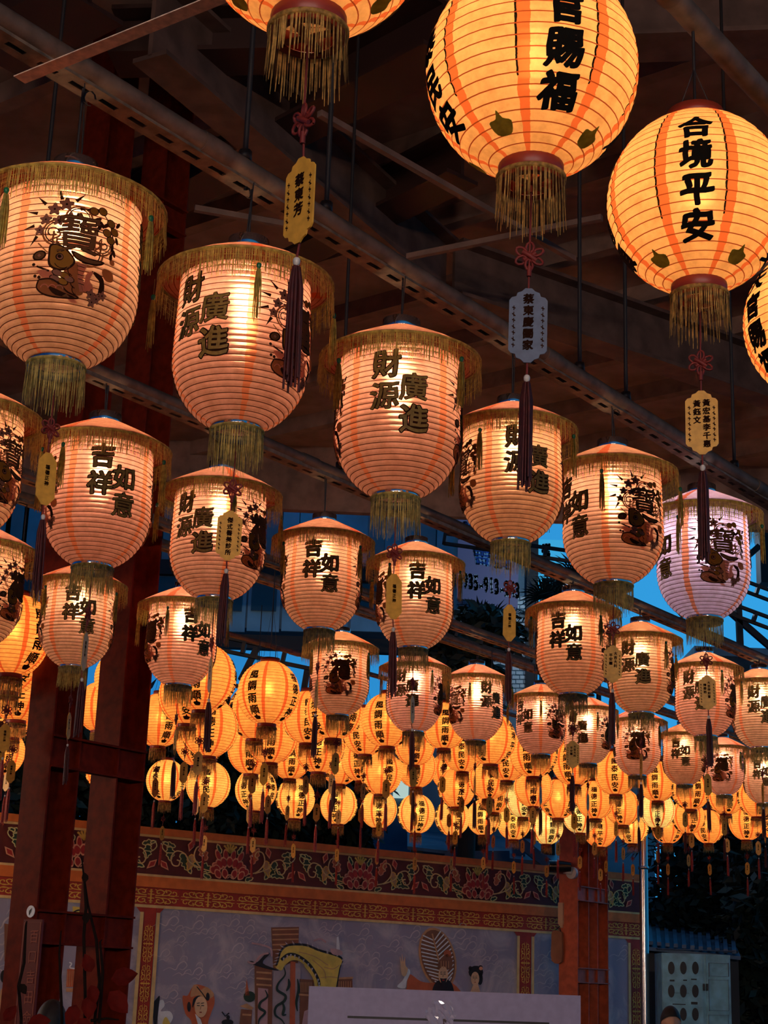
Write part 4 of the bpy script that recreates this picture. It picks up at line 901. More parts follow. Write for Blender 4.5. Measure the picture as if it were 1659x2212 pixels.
def face_(d, x, y, w, h, lay, beard=False):
    d.disc(x, y, w, h, 'skin', lay, 16); e = w * .42
    for q in (-e, e * .6): d.line([(x + q - w * .22, y - h * .12), (x + q + w * .22, y - h * .10)], h * .07, 'hair', lay + 1); d.line([(x + q - w * .25, y - h * .32), (x + q + w * .2, y - h * .36)], h * .06, 'hair', lay + 1)
    d.line([(x - w * .02, y - h * .05), (x - w * .12, y + h * .25)], h * .05, 'brown', lay + 1); d.line([(x - w * .25, y + h * .52), (x + w * .12, y + h * .52)], h * .09, 'petal', lay + 1)
    if beard: d.poly([(x - w * .7, y + h * .35), (x, y + h * .4), (x + w * .7, y + h * .35), (x + w * .3, y + h * 1.3), (x - w * .3, y + h * 1.3)], 'hair', lay + 1); d.line([(x - w * .3, y + h * .6), (x + w * .2, y + h * .6)], h * .1, 'petal', lay + 2)
# hooded figure
d = Draw(); d.poly(Z2(spline([(385, 800), (430, 790), (470, 720), (510, 690), (600, 715), (660, 770), (672, 860), (640, 950), (610, 1060), (600, 1300), (440, 1300), (470, 1045), (410, 950)], 4, True)), 'robe', 2)
d.poly(Z2(spline([(455, 800), (480, 700), (520, 700), (545, 740), (600, 712), (662, 768), (655, 800), (590, 830), (520, 790)], 4, True)), 'tan', 3); d.line(Z2([(510, 710), (560, 770), (600, 830)]), 2, 'hair', 4)
d.poly(Z2(spline([(470, 900), (480, 820), (530, 790), (575, 810), (560, 850), (500, 850)], 4, True)), 'hair', 4); face_(d, *Z2([(545, 890)])[0], 14, 23, 5)
d.poly(Z2([(490, 950), (540, 1000), (560, 1060), (520, 1060)]), 'white', 6); d.disc(*Z2([(440, 890)])[0], 4, 11, 'hair', 4); d.disc(*Z2([(605, 800)])[0], 4, 9, 'hair', 6); paint('hooded_figure', d, mp_)
d = Draw(); d.disc(*Z2([(785, 1080)])[0], 14, 18, 'skin', 3); d.disc(*Z2([(785, 1030)])[0], 13, 7, 'hair', 4); d.disc(*Z2([(790, 985)])[0], 4, 5, 'hair', 4); d.line(Z2([(735, 935), (765, 975), (800, 945)]), 3, 'hair', 4); paint('topknot_figure', d, mp_)
d = Draw(); d.poly(Z2(spline([(130, 1060), (115, 880), (150, 820), (180, 795), (170, 900), (150, 1060)], 4, True)), 'hair', 3); d.poly(Z2(spline([(170, 860), (210, 830), (225, 880), (190, 930), (270, 930), (300, 990), (250, 1060), (170, 1060)], 4, True)), 'white', 2); d.poly(Z2(spline([(205, 1060), (215, 1000), (240, 985), (275, 1060)], 4, True)), 'yellow', 4); paint('feathered_figure', d, mp_)
# gate with dragon pillars
d = Draw(); d.poly(Z2([(1180, 180), (1430, 175), (1420, 560), (1200, 560)]), 'brown', 1)
for i in range(5): d.line(Z2([(1190, 200 + 45 * i), (1425, 195 + 45 * i)]), 3, 'tan', 2)
d.poly(Z2([(1030, 520), (1190, 560), (1190, 1300), (1040, 1300)]), 'brown', 2)
for i in range(3): d.line(Z2([(1045, 580 + 55 * i), (1180, 590 + 55 * i)]), 4, 'tan', 3)
d.poly(Z2([(1060, 720), (1150, 730), (1140, 1300), (1050, 1300)]), 'pinkgrey', 3); d.poly(Z2([(1200, 560), (1350, 500), (1340, 1300), (1180, 1300)]), 'grey', 2); d.poly(Z2([(1350, 480), (1395, 490), (1390, 1300), (1340, 1300)]), 'robe', 3); d.poly(Z2([(1395, 500), (1440, 500), (1430, 1300), (1390, 1300)]), 'grey', 3)
d.poly(Z2([(1430, 640), (1560, 650), (1560, 1300), (1430, 1300)]), 'brown', 3)
for i in range(8): d.line(Z2([(1440 + 14 * i, 670), (1440 + 14 * i, 760)]), 1.2, 'tan', 4)
d.line(Z2([(1420, 780), (1550, 790)]), 4, 'tan', 5); d.poly(Z2([(1470, 930), (1540, 900), (1540, 1100), (1440, 1100)]), 'pinkgrey', 5)
paint('temple_gate', d, mp_)
for pts in ([(1280, 520), (1300, 600), (1240, 680), (1230, 740), (1300, 790), (1290, 840), (1220, 890), (1210, 960), (1270, 1010), (1300, 1060)], [(1330, 640), (1335, 700), (1310, 750)], [(1270, 840), (1290, 900), (1280, 960), (1310, 960)], [(1120, 740), (1140, 800), (1080, 850), (1070, 900), (1120, 940), (1070, 1000), (1060, 1050)], [(1410, 640), (1420, 740), (1400, 850), (1410, 930)]):
    d = Draw(); d.line(Z2(spline(pts, 6)), 6, 'dragon', 5, True); paint('pillar_dragon', d, mp_)
d = Draw()
d.poly(Z2([(895, 885), (960, 860), (1020, 900), (1000, 920)]), 'tan', 3); d.poly(Z2([(910, 910), (1010, 920), (1000, 1100), (890, 1100)]), 'brown', 2); d.poly(Z2([(945, 790), (960, 640), (985, 790)]), 'robe', 2); d.disc(*Z2([(985, 800)])[0], 13, 12, 'green', 2); d.line(Z2([(920, 960), (1000, 965)]), 4, 'tan', 3); paint('pagoda', d, mp_)
# yellow dragon arching over the gate roof
out_ = Z2([(1150, 475), (1215, 530), (1245, 470), (1265, 400), (1330, 348), (1480, 348)]) + Z3([(120, 250), (245, 292), (236, 350), (215, 470)]); inn = Z3([(100, 470), (85, 400), (35, 330)]) + Z2([(1500, 540), (1420, 480), (1350, 478), (1295, 520), (1265, 565), (1220, 545)])
d = Draw(); body = spline(out_, 5) + spline(inn, 5); d.poly(body, 'yellow', 6)
so = spline(out_, 5)
for i in range(8, len(so) - 6):
    if i % 2 == 0:
        a, b = Vector(so[i]), Vector(so[i + 1]); t = (b - a).normalized(); n = Vector((t.y, -t.x)); d.poly([tuple(a - t * 3), tuple(a + t * 3), tuple(a + n * 11 - t * 6)], 'cloud', 5)
d.line([(x - 0, y - 2) for x, y in so[6:]], 6, 'hair', 5)
si = spline(Z2([(1260, 470), (1330, 420), (1420, 440), (1520, 520), (1590, 640), (1600, 700)]), 5); d.line(si, 6, 'hair', 7)
for i in range(2, len(si) - 1, 2): a = Vector(si[i]); d.poly([(a.x - 2, a.y), (a.x + 2, a.y), (a.x - 1, a.y + 9)], 'cloud', 8)
for pts in ([(1420, 400), (1560, 440), (1680, 520)], [(1540, 470), (1640, 560), (1660, 640)]): d.line(Z2(spline(pts, 5)), 1.6, 'tan', 7)
for pts in ([(150, 340), (200, 350), (235, 330)], [(130, 400), (180, 395), (225, 400)]): d.line(Z3(spline(pts, 5)), 1.5, 'tan', 7)
d.poly(Z2(spline([(960, 490), (1000, 480), (1050, 490), (1130, 410), (1160, 420), (1100, 500), (1240, 560), (1180, 560), (1030, 520)], 4, True)), 'hair', 5); d.line(Z2(spline([(960, 485), (1020, 500), (1080, 430), (1150, 410)], 5)), 4, 'pinkgrey', 6)
d.line(Z2(spline([(1000, 320), (1100, 340), (1170, 370), (1180, 440)], 5)), 4, 'pinkgrey', 5); d.line(Z3(spline([(90, 190), (130, 180), (160, 200)], 5)), 4, 'pinkgrey', 7); d.poly(Z3([(220, 240), (222, 170), (232, 165), (240, 240)]), 'white', 6)
d.poly(Z3(spline([(185, 235), (245, 245), (250, 270), (200, 268)], 4, True)), 'pinkgrey', 7); paint('yellow_dragon', d, mp_)
d = Draw(); d.poly(Z3([(215, 405), (315, 400), (318, 500), (215, 500)]), 'brown', 2); d.line(Z3([(215, 405), (318, 400)]), 4, 'tan', 3)
for i in range(7): d.line(Z3([(225 + 13 * i, 420), (225 + 13 * i, 500)]), 1.5, 'tan', 3)
paint('balcony', d, mp_)
# emperor, his fan and the maid
fx, fy = Z3([(800, 290)])[0]; ra = -.24
d = Draw(); d.disc(fx, fy, 39, 68, 'tan', 2, 24, ra); d.disc(fx, fy, 35, 63, 'brown', 3, 24, ra)
for i in range(13):
    v = -50 + 8.5 * i; c, s = math.cos(ra), math.sin(ra); hw = 33 * math.sqrt(max(0, 1 - (v / 63) ** 2))
    R_ = lambda a, b: (fx + a * c - b * s, fy + a * s + b * c)
    d.line([R_(0, v + 10), R_(-hw, v - 6)], 2.6, 'white', 4); d.line([R_(2, v + 10), R_(hw, v - 6)], 2.6, 'white', 4)
d.line([(fx + 55 * math.sin(ra), fy - 55 * math.cos(ra)), (fx - 60 * math.sin(ra), fy + 60 * math.cos(ra))], 3, 'tan', 5); paint('feather_fan', d, mp_)
d = Draw(); d.poly(Z3(spline([(620, 460), (635, 380), (700, 420), (770, 430), (880, 430), (920, 520), (600, 520)], 4, True)), 'robe', 5); d.poly(Z3(spline([(770, 455), (800, 415), (860, 415), (885, 460), (880, 520), (770, 520)], 4, True)), 'hair', 6)
ex, ey = Z3([(825, 385)])[0]; d.poly(Z3(spline([(800, 350), (805, 300), (850, 265), (878, 300), (868, 350)], 4, True)), 'brown', 7); d.disc(*Z3([(850, 262)])[0], 8, 8, 'robe', 7); face_(d, ex, ey, 10.5, 19, 8, True)
for i in range(4): d.line(Z3([(812 + 14 * i, 345), (812 + 14 * i, 305)]), 1.5, 'tan', 9)
d.poly(Z3(spline([(565, 450), (600, 410), (625, 350), (640, 370), (620, 420), (610, 460)], 4, True)), 'white', 6)
d.poly(Z3(spline([(590, 380), (582, 310), (580, 275), (590, 310), (592, 262), (600, 310), (608, 280), (612, 330), (625, 350), (612, 390)], 4, True)), 'skin', 7); paint('bearded_ruler', d, mp_)
d = Draw(); mx_, my_ = Z3([(1010, 400)])[0]; d.disc(mx_ + 2, my_ - 12, 16, 14, 'hair', 4); d.disc(mx_ + 11, my_ + 2, 6, 14, 'hair', 4); d.disc(mx_ - 10, my_ - 20, 4, 5, 'hair', 4); d.disc(mx_ + 12, my_ - 22, 5, 5, 'hair', 4); d.disc(mx_ + 12, my_ - 20, 4, 4, 'pink', 6); face_(d, mx_, my_ + 2, 9, 15, 5); d.poly([(mx_ - 3, my_ + 14), (mx_ + 6, my_ + 12), (mx_ + 14, my_ + 40), (mx_ - 14, my_ + 40)], 'skin', 4); paint('maid_figure', d, mp_)
# panel beyond the double column
d = Draw(); d.disc(*Z1([(70, 1090)])[0], 12, 10, 'hair', 4); d.disc(*Z1([(30, 1120)])[0], 7, 14, 'hair', 3); face_(d, *Z1([(75, 1150)])[0], 10, 15, 5); d.poly(Z1([(40, 1220), (100, 1210), (130, 1420), (110, 1640), (-60, 1640), (0, 1260)]), 'tan', 3); d.poly(Z1([(50, 1230), (80, 1230), (60, 1330), (40, 1320)]), 'white', 6); d.poly(Z1(spline([(20, 1450), (100, 1400), (105, 1520), (60, 1500)], 4, True)), 'skin', 6); paint('court_lady', d, mp_)
d = Draw(); d.poly(Z1([(40, 560), (215, 590), (180, 1000), (40, 960)]), 'brown', 2); d.line(Z1([(90, 480), (230, 500)]), 4, 'tan', 3); d.line(Z1([(90, 520), (230, 545)]), 3, 'tan', 3); d.poly(Z1([(120, 640), (185, 650), (150, 980), (100, 970)]), 'grey', 3)
paint('palace_gate', d, mp_); d = Draw(); d.poly(Z1([(700, 1040), (900, 1040), (900, 1230), (690, 1230)]), 'robe', 3); d.line(Z1(spline([(720, 970), (745, 985), (735, 1030), (900, 1040)], 5)), 3, 'white', 4); d.line(Z1([(690, 1260), (900, 1270)]), 8, 'tan', 3)
for i in range(9): d.line(Z1([(705 + 22 * i, 1060), (700 + 22 * i, 1220)]), 1.2, 'tan', 4)
paint('palace_roof', d, mp_); d = Draw(); d.poly(Z1([(760, 380), (960, 400), (950, 540), (760, 535)]), 'yellow', 2); d.line(Z1(spline([(770, 440), (830, 420), (880, 480), (800, 490)], 5)), 3, 'hair', 3)
paint('painted_scroll', d, mp_)

# ------------------------------------------------------------------ things fixed near the columns
o = MB(); n1 = -U_
cf = CB - U_ * .125
def colpt(px, py, off=0.0):                          # a point on the camera-side flange of the double column
    d = ray(px, py); return EYE + d * ((CB - U_ * (.1135 + off) - EYE).dot(U_) / d.dot(U_))
p = colpt(67, 1969, .004); mb = MB(); mb.tube([(0, 0, 0), U_ * -.004], .032, 24, smooth=False); o = mb.obj('round_sticker', 'p_white'); o.location = p
d = Draw(); d.poly(spline([(-.008, -.02), (.004, -.006), (.012, .018), (.002, .012), (-.010, .002)], 3, True), 'hair'); mb = MB()
for vs, fs, m, lay in d.sh: mb.add([V_ * x + Z_ * y - U_ * .0055 for x, y in vs], fs)
mb.obj('dark_print', 'p_hair', o); tag(o, 'round white sticker with dark print stuck on the double column', 'sticker')
a, b = colpt(42, 1986, .004), colpt(85, 2215, .004); p = (a + b) / 2; mb = MB(); mb.box((0, 0, 0), (.006, .075, abs(a.z - b.z) / 2 + .2), (U_, V_, Z_)); M_['plaque'] = mat('plaque_red', (.13, .014, .008), .6); M_['plaque_line'] = mat('plaque_line', (.30, .07, .035), .6); o = mb.obj('red_plaque', 'plaque'); o.location = p; o.location.z -= .2
d = Draw(); hz = abs(a.z - b.z) / 2 + .2
d.line([(-.065, -hz + .02), (-.065, hz - .015), (.065, hz - .015), (.065, -hz + .02)], .006, 'robe'); 
for i, ch in enumerate('百口吉田命守'): d.text(ch, .02, hz - .09 - i * .105, .075, 'robe', 0)
mb = MB()
for vs, fs, m, lay in d.sh: mb.add([V_ * x + Z_ * y - U_ * .0075 for x, y in vs], fs)
mb.obj('lettering', 'plaque_line', o); tag(o, 'tall red plaque with faint lettering on the double column', 'plaque')
# security camera, lamp box and hanging pouch on the oxide red column
M_['white_plastic'] = mat('white_plastic', (.62, .58, .55), .35); M_['black_plastic'] = mat('black_plastic', (.012, .012, .014), .25)
def rcol(px, py, off=.02): d = ray(px, py); return EYE + d * ((RC - U_ * (.135 + off) - EYE).dot(U_) / d.dot(U_))
p = rcol(1238, 1886); root = empty('security_camera', p); mb = MB(); mb.tube([(0, 0, 0), -U_ * .05], .075, 16); mb.tube([-U_ * .04, -U_ * .10 - V_ * .08 + Z_ * .02], .03, 10); mb.obj('mount', 'white_plastic', root)
mb = MB(); q = -U_ * .12 - V_ * .10 + Z_ * .07; mb.tube([q + V_ * .10 + U_ * .06, q + V_ * .02, q - V_ * .12 - U_ * .10], [.06, .075, .075], 14); mb.obj('body', 'black_plastic', root); mb = MB(); mb.tube([q - V_ * .12 - U_ * .10, q - V_ * .125 - U_ * .104], .045, 14); mb.obj('lens', 'chrome', root); tag(root, 'black security camera on a white mount on the oxide red column', 'camera')
M_['lampbox'] = mat('cream_plastic', (.62, .38, .22), .5)
a, b = rcol(1207, 1950, .01), rcol(1219, 1997, .01); mb = MB(); mb.box((0, 0, 0), (.03, .035, abs(a.z - b.z) / 2), (U_, V_, Z_)); mb.box((0, 0, -abs(a.z - b.z) / 2 - .02), (.02, .025, .02), (U_, V_, Z_)); o = mb.obj('junction_box', 'lampbox'); o.location = (a + b) / 2; tag(o, 'narrow cream box fixed to the edge of the oxide red column', 'box')
a, b = rcol(1192, 2012, .05), rcol(1216, 2075, .05); mb = MB(); mb.prism(spline([(-.07, -.18), (.07, -.19), (.075, .1), (.06, .17), (-.06, .18), (-.075, .05)], 3, True), -.02, .02, 0, lambda x, z, y: V_ * x + Z_ * z - U_ * y); o = mb.obj('hanging_pouch', 'p_brown'); o.location = (a + b) / 2
mb = MB(); mb.tube([Z_ * .17 - V_ * .05, Z_ * .24 + V_ * .03, Z_ * .17 + V_ * .05], .006, 5); mb.obj('strap', 'black_plastic', o); tag(o, 'brown pouch hanging beside the oxide red column', 'pouch')

# ------------------------------------------------------------------ beyond the wall: buildings, trees, shed, pole
def fy(px, py, Y): d = ray(px, py); return EYE + d * (Y / d.y)
M_['facade'] = mat('dark_blue_facade', (.16, .28, .36), .6, noise=.25, scale=1.2)
M_['bluepanel'] = mat('blue_corrugated_panel', (.22, .50, .68), .45, noise=.3, scale=.8)
M_['glassdark'] = mat('dark_window_glass', (.03, .06, .09), .12, spec=.8)
M_['whitetile'] = mat('white_wall_tile', (.75, .85, .88), .5, noise=.2, scale=6)
M_['blacksteel'] = mat('black_steel', (.012, .012, .014), .5)
M_['banner'] = mat('purple_banner', (.26, .22, .36), .6); M_['bannerblue'] = mat('banner_blue', (.35, .70, .95), .6); M_['bannerpale'] = mat('banner_pale', (.92, .95, 1.0), .6)
M_['signlit'] = emit('lit_cyan_sign', (.05, .42, .78), .9); M_['signdark'] = mat('sign_letter', (.35, .55, .65), .5)
def quadbox(mb, x0, y0, x1, y1, Y, dep, m=0):
    a, b = fy(x0, y0, Y), fy(x1, y1, Y); mb.box(((a.x + b.x) / 2, Y + dep / 2, (a.z + b.z) / 2), (abs(b.x - a.x) / 2, dep / 2, abs(a.z - b.z) / 2), None, m)
# hall with a glazed upper gallery
root = empty('gallery_building', (0, 0, 0)); tag(root, 'dark blue building with a glazed upper gallery behind the second rail bells', 'building')
mb = MB(); quadbox(mb, -260, 1040, 985, 1372, 27, .7); mb.obj('upper_floor', 'facade', root)
for x in range(-200, 960, 74):
    mb = MB(); quadbox(mb, x, 1235, x + 62, 1365, 26.95, .06); w = mb.obj('window', 'bluepanel', root)
    mb = MB(); quadbox(mb, x + 6, 1245, x + 56, 1320, 26.90, .05); mb.obj('pane', 'glassdark', w)
mb = MB(); quadbox(mb, -260, 1218, 985, 1230, 26.8, .2); quadbox(mb, -260, 1372, 985, 1386, 26.8, .2); mb.obj('ledge', 'blacksteel', root)
for x in range(-200, 980, 37): mb = MB(); quadbox(mb, x, 1046, x + 30, 1216, 26.93, .07); mb.obj('cladding_panel', 'bluepanel' if (x // 37) % 3 else 'facade', root)
mb = MB(); quadbox(mb, -260, 1386, 20, 2200, 28, 4); mb.obj('lower_wall', 'facade', root)
# tall tiled block with the banner
root = empty('tiled_building', (0, 0, 0)); tag(root, 'pale tiled building carrying a purple phone-number banner', 'building')
mb = MB(); quadbox(mb, 930, 1000, 1152, 2250, 30, 8); mb.obj('wall', 'facade', root)
d = Draw(); mb = MB()
for r in range(26):
    for c in range(12):
        if r > 3: quadbox(mb, 946 + c * 16.5 + (r % 2) * 8 - 4, 1250 + r * 9.5, 946 + c * 16.5 + 14.5 + (r % 2) * 8 - 4, 1250 + r * 9.5 + 7.5, 29.97, .04)
mb.obj('tile_cladding', 'whitetile', root)
mb = MB(); quadbox(mb, 1140, 1000, 1156, 2250, 29.9, .2); mb.obj('drain_pipe', 'blacksteel', root)
Q = [fy(x, y, 29.6) for x, y in ((975, 1100), (1122, 1128), (1118, 1322), (983, 1290))]
mb = MB(); mb.add(Q + [q + Vector((0, .03, 0)) for q in Q], [(3, 2, 1, 0), (4, 5, 6, 7), (0, 1, 5, 4), (1, 2, 6, 5), (2, 3, 7, 6), (3, 0, 4, 7)])
bn = mb.obj('phone_banner', 'banner'); tag(bn, 'purple banner with blue characters and the digits 913 on the tiled building', 'banner')
BU = (Q[1] - Q[0]).normalized(); BV = (Q[0] - Q[3]).normalized(); bw = (Q[1] - Q[0]).length; bh = (Q[0] - Q[3]).length
d = Draw(); d2 = Draw(); d3 = Draw()
for i, ch in enumerate('店中值'): d.text(ch, bw * (.2 + .29 * i), bh * .78, bw * .27, 0, 0, .075, 1.1); d3.text(ch, bw * (.2 + .29 * i), bh * .78, bw * .27, 0, 2, .02, 1.1)
for i, ch in enumerate('吉個'): d.text(ch, bw * (.42 + .28 * i), bh * .52, bw * .25, 0, 0, .075, 1.1); d3.text(ch, bw * (.42 + .28 * i), bh * .52, bw * .25, 0, 2, .02, 1.1)
for i, ch in enumerate('0935-913-243'):              # tall condensed digits
    t_ = Draw(); t_.text(ch, 0, 0, bw * .30, 0, 0, .05, 1.2); xs = [v[0] for sh in t_.sh for v in sh[0]]; xm = (min(xs) + max(xs)) / 2
    for vs, fs, m, lay in t_.sh: d2.sh.append(([((x - xm) * .5 + bw * (.09 + .075 * i), y + bh * .22) for x, y in vs], fs, m, lay))
fb = lambda x, y, lay: tuple(Q[3] + BU * x + BV * y - Vector((0, .012 + .008 * lay, 0)))
link('characters', d.mesh('banner_characters', ['bannerblue'], fb), bn); M_['bannerdeep'] = mat('banner_deep_blue', (.03, .12, .50), .6); link('characters', d3.mesh('banner_strokes', ['bannerdeep'], fb), bn); link('digits', d2.mesh('banner_digits', ['bannerpale'], fb), bn)
p = fy(1292, 1175, 27); root = empty('street_lamp', (p.x, p.y, 0)); M_['lamp_lit'] = emit('street_lamp_globe', (.62, .80, 1.0), 170)  # lamp added behind a bell lantern to brighten the banner
mb = MB(); mb.tube([(0, 0, 0), (0, 0, p.z - .15)], [.06, .035], 10); mb.obj('post', 'blacksteel', root); mb = MB(); mb.lathe([(.0005, -.14)] + [(.13 * math.sin(PI * k / 8), -.13 * math.cos(PI * k / 8)) for k in range(1, 8)] + [(.0005, .13)], 12, z0=p.z); mb.obj('globe', 'lamp_lit', root); tag(root, 'cool street lamp in front of the tiled building', 'lamp')
mb = MB(); quadbox(mb, 1163, 1165, 1216, 1292, 31, .4); sg = mb.obj('lit_sign', 'signlit'); d = Draw(); p0 = fy(1190, 1228, 30.97)
for i, ch in enumerate('515'): d.text(ch, .0, .36 - .36 * i, .42, 0, 0, .05, 1)
link('lettering', d.mesh('sign_lettering', ['signdark'], lambda x, y, lay: (p0.x + x, p0.y - .01, p0.z + y)), sg); mb = MB(); a = fy(1180, 1292, 31.2); mb.box((a.x, a.y, a.z / 2), (.12, .1, a.z / 2)); mb.obj('post', 'blacksteel', sg); tag(sg, 'tall lit cyan sign beside the tiled building', 'sign')
# open steel frame against the sky
def girder(p, q, Y, w, label, slots=True):
    a, b = fy(*p, Y), fy(*q, Y); mb = MB(); d = (b - a); n = int(d.length / .35); t = d.normalized(); up = Vector((0, -1, 0)).cross(t).normalized()
    mb.bar(a - a + up * w * .42, b - a + up * w * .42, .04, w * .3, 0, (0, -1, 0)); mb.bar(up * -w * .42, b - a + up * -w * .42, .04, w * .3, 0, (0, -1, 0))
    for k in range(n + 1): mb.bar(t * (k * d.length / n) + up * w * .4, t * (k * d.length / n) - up * w * .4, .04, .16, 0, (0, -1, 0))
    o = mb.obj('steel_girder', 'blacksteel'); o.location = a; return tag(o, label, 'girder')
girder((960, 1163), (1250, 1204), 20, .16, 'slotted black girder crossing in front of the purple banner')
girder((440, 1382), (700, 1436), 18, .18, 'slotted black girder against deep blue above the highest globe lantern')
girder((770, 1300), (1150, 1420), 22, .14, 'black girder crossing the pale tiled wall')
girder((1380, 1180), (1700, 1300), 21, .16, 'black girder against the bright sky above the lilac bell base')
girder((1560, 1308), (1700, 1360), 20, .16, 'black girder near the picture edge under the lilac bell')
girder((560, 1240), (700, 1215), 19, .2, 'black girder with square windows beside the clinic tag')
for p, q, lb in (((1640, 1180), (1470, 1330), 'black diagonal strut beside the lilac bell'), ((1540, 1290), (1690, 1420), 'black diagonal strut crossing the bright sky'), ((1590, 1200), (1600, 1420), 'black upright post beside the lilac bell'), ((555, 1400), (520, 1470), 'short black strut left of the highest globe lantern'), ((665, 1440), (655, 1500), 'short black strut right of the highest globe lantern')):
    a, b = fy(*p, 21), fy(*q, 21); mb = MB(); mb.bar((0, 0, 0), b - a, .08, .08); o = mb.obj('steel_strut', 'blacksteel'); o.location = a; tag(o, lb, 'strut')
mb = MB(); quadbox(mb, 1500, 1395, 1800, 1425, 26, 3); quadbox(mb, 1500, 1425, 1800, 2250, 28, 1); o = mb.obj('dark_annex', 'facade'); tag(o, 'dark building edge behind the last small bells', 'building')
mb = MB(); quadbox(mb, 1640, 1130, 1720, 1260, 24, .3); o = mb.obj('dark_gable', 'blacksteel'); tag(o, 'black gable corner at the picture edge by the lilac bell', 'gable')

root = empty('street_building', (0, 0, 0)); tag(root, 'dark street building behind the globe lanterns with one small lit window', 'building')
mb = MB(); quadbox(mb, 640, 1560, 1420, 2260, 36, 4); mb.obj('wall', 'facade', root)
M_['winlit'] = emit('lit_window', (.55, .75, .7), .8)
mb = MB(); quadbox(mb, 850, 1682, 882, 1724, 35.9, .1); mb.obj('lit_window', 'winlit', root)
for x in range(700, 1400, 60):
    if x != 820: mb = MB(); quadbox(mb, x, 1600, x + 40, 1660, 35.9, .1); mb.obj('window', 'bluepanel', root)

# trees
M_['leaf'] = mat('dark_leaf', (.018, .03, .02), .6, noise=.4, scale=3); M_['palmleaf'] = mat('palm_leaf', (.02, .035, .03), .5); M_['bark'] = mat('dark_bark', (.03, .02, .015), .8)
def tree(c, rx, ry, rz, n, label, seed, size=.28, name='broadleaf_tree'):
    R_ = random.Random(seed); root = empty(name, (c.x, c.y, 0)); mb = MB()
    blobs = [(R_.uniform(-.6, .6), R_.uniform(-.6, .6), R_.uniform(-.7, .7), R_.uniform(.35, .55)) for _ in range(14)]
    for _ in range(n):
        bx, by, bz, br = R_.choice(blobs); v = Vector((R_.gauss(0, 1), R_.gauss(0, 1), R_.gauss(0, 1))).normalized() * br * R_.uniform(.75, 1.05)
        p = Vector(((bx + v.x) * rx, (by + v.y) * ry, c.z + (bz + v.z) * rz)); a = Vector((R_.gauss(0, 1), R_.gauss(0, 1), R_.gauss(-.4, .6))).normalized(); b = a.cross(Vector((R_.gauss(0, 1), R_.gauss(0, 1), R_.gauss(0, 1)))).normalized(); s = size * R_.uniform(.6, 1.2)
        mb.add([p, p + a * s * .5 + b * s * .22, p + a * s, p + a * s * .5 - b * s * .22], [(0, 1, 2, 3)])
    mb.obj('foliage', 'leaf', root); mb = MB(); mb.tube([(0, 0, 0), (.1, 0, c.z * .6), (0, 0, c.z)], [.18, .14, .08], 8)
    for k in range(5): a = k * 1.3; mb.tube([(0, 0, c.z * .65), (math.cos(a) * rx * .5, math.sin(a) * ry * .5, c.z + .2 * rz)], [.08, .03], 6)
    mb.obj('trunk', 'bark', root); return tag(root, label, 'tree')
tree(at(420, 1690, 24), 1.6, 1.2, 1.25, 5200, 'dark leafy tree rising behind the lotus frieze beside the double column', 1)
tree(at(640, 1740, 25), 1.4, 1.1, 1.0, 4200, 'dark leafy tree behind the lowest globe row over the frieze', 2)
tree(at(75, 1680, 23), .9, 1.0, 1.1, 3000, 'dark tree glimpsed left of the double column', 3)
tree(at(240, 1700, 24), 1.0, 1.0, 1.0, 2600, 'dark tree glimpsed through the gap of the double column', 4)
tree(at(1560, 1960, 27), 1.25, 1.2, 1.6, 5600, 'big black tree mass under the last globe lanterns', 5)
tree(at(1680, 2080, 25), .8, 1.2, 2.0, 4200, 'black tree at the picture edge beside the pale cabinet', 6)
tree(at(1000, 1440, 25), .9, .8, .9, 2600, 'black shrub tree under the fan palm', 7)
def palm(px, py, zc, L, n, label, seed, a0=0, a1=2 * PI, droop=.35):
    R_ = random.Random(seed); c = at(px, py, zc); root = empty('palm_tree', (c.x, c.y, 0)); mb = MB(); mb.tube([(0, 0, 0), (.05, 0, c.z * .5), (0, 0, c.z)], [.16, .12, .10], 10); mb.obj('trunk', 'bark', root)
    for k in range(n):
        a = a0 + (a1 - a0) * (k + R_.uniform(-.2, .2)) / n; el = R_.uniform(-.3, 1.1); mb = MB()
        h = Vector((math.cos(a) * math.cos(el), math.sin(a) * math.cos(el), math.sin(el))); sd = h.cross(Z_).normalized(); up = sd.cross(h)
        st = L * .45; mb.tube([Vector((0, 0, c.z)), Vector((0, 0, c.z)) + h * st], .012, 4)
        o = Vector((0, 0, c.z)) + h * st
        for j in range(19):
            t = (j - 9) / 9 * 1.9; q = h * math.cos(t) + sd * math.sin(t) + up * .12 * math.cos(t); l = L * .62 * (1 - .25 * abs(t) / 1.9) * R_.uniform(.85, 1.1); w = q.cross(up).normalized() * .022
            e1 = o + q * l * .55; e2 = o + q * l - Z_ * l * droop * .6
            mb.add([o - w * .4, o + w * .4, e1 + w, e1 - w, e2], [(0, 1, 2, 3), (3, 2, 4)])
        mb.obj('frond', 'palmleaf', root)
    return tag(root, label, 'palm')
palm(1040, 1385, 27, .85, 13, 'black fan palm in front of the pale tiled wall', 3)
palm(1265, 1285, 27, .98, 11, 'black fan palm behind the fifth and sixth front bells', 5)
palm(1180, 1330, 28, .85, 10, 'black fan palm tops beside the lit cyan sign', 8)
palm(1440, 1830, 27, 1.0, 11, 'dark palm with fine leaflets beyond the steel pole', 6)

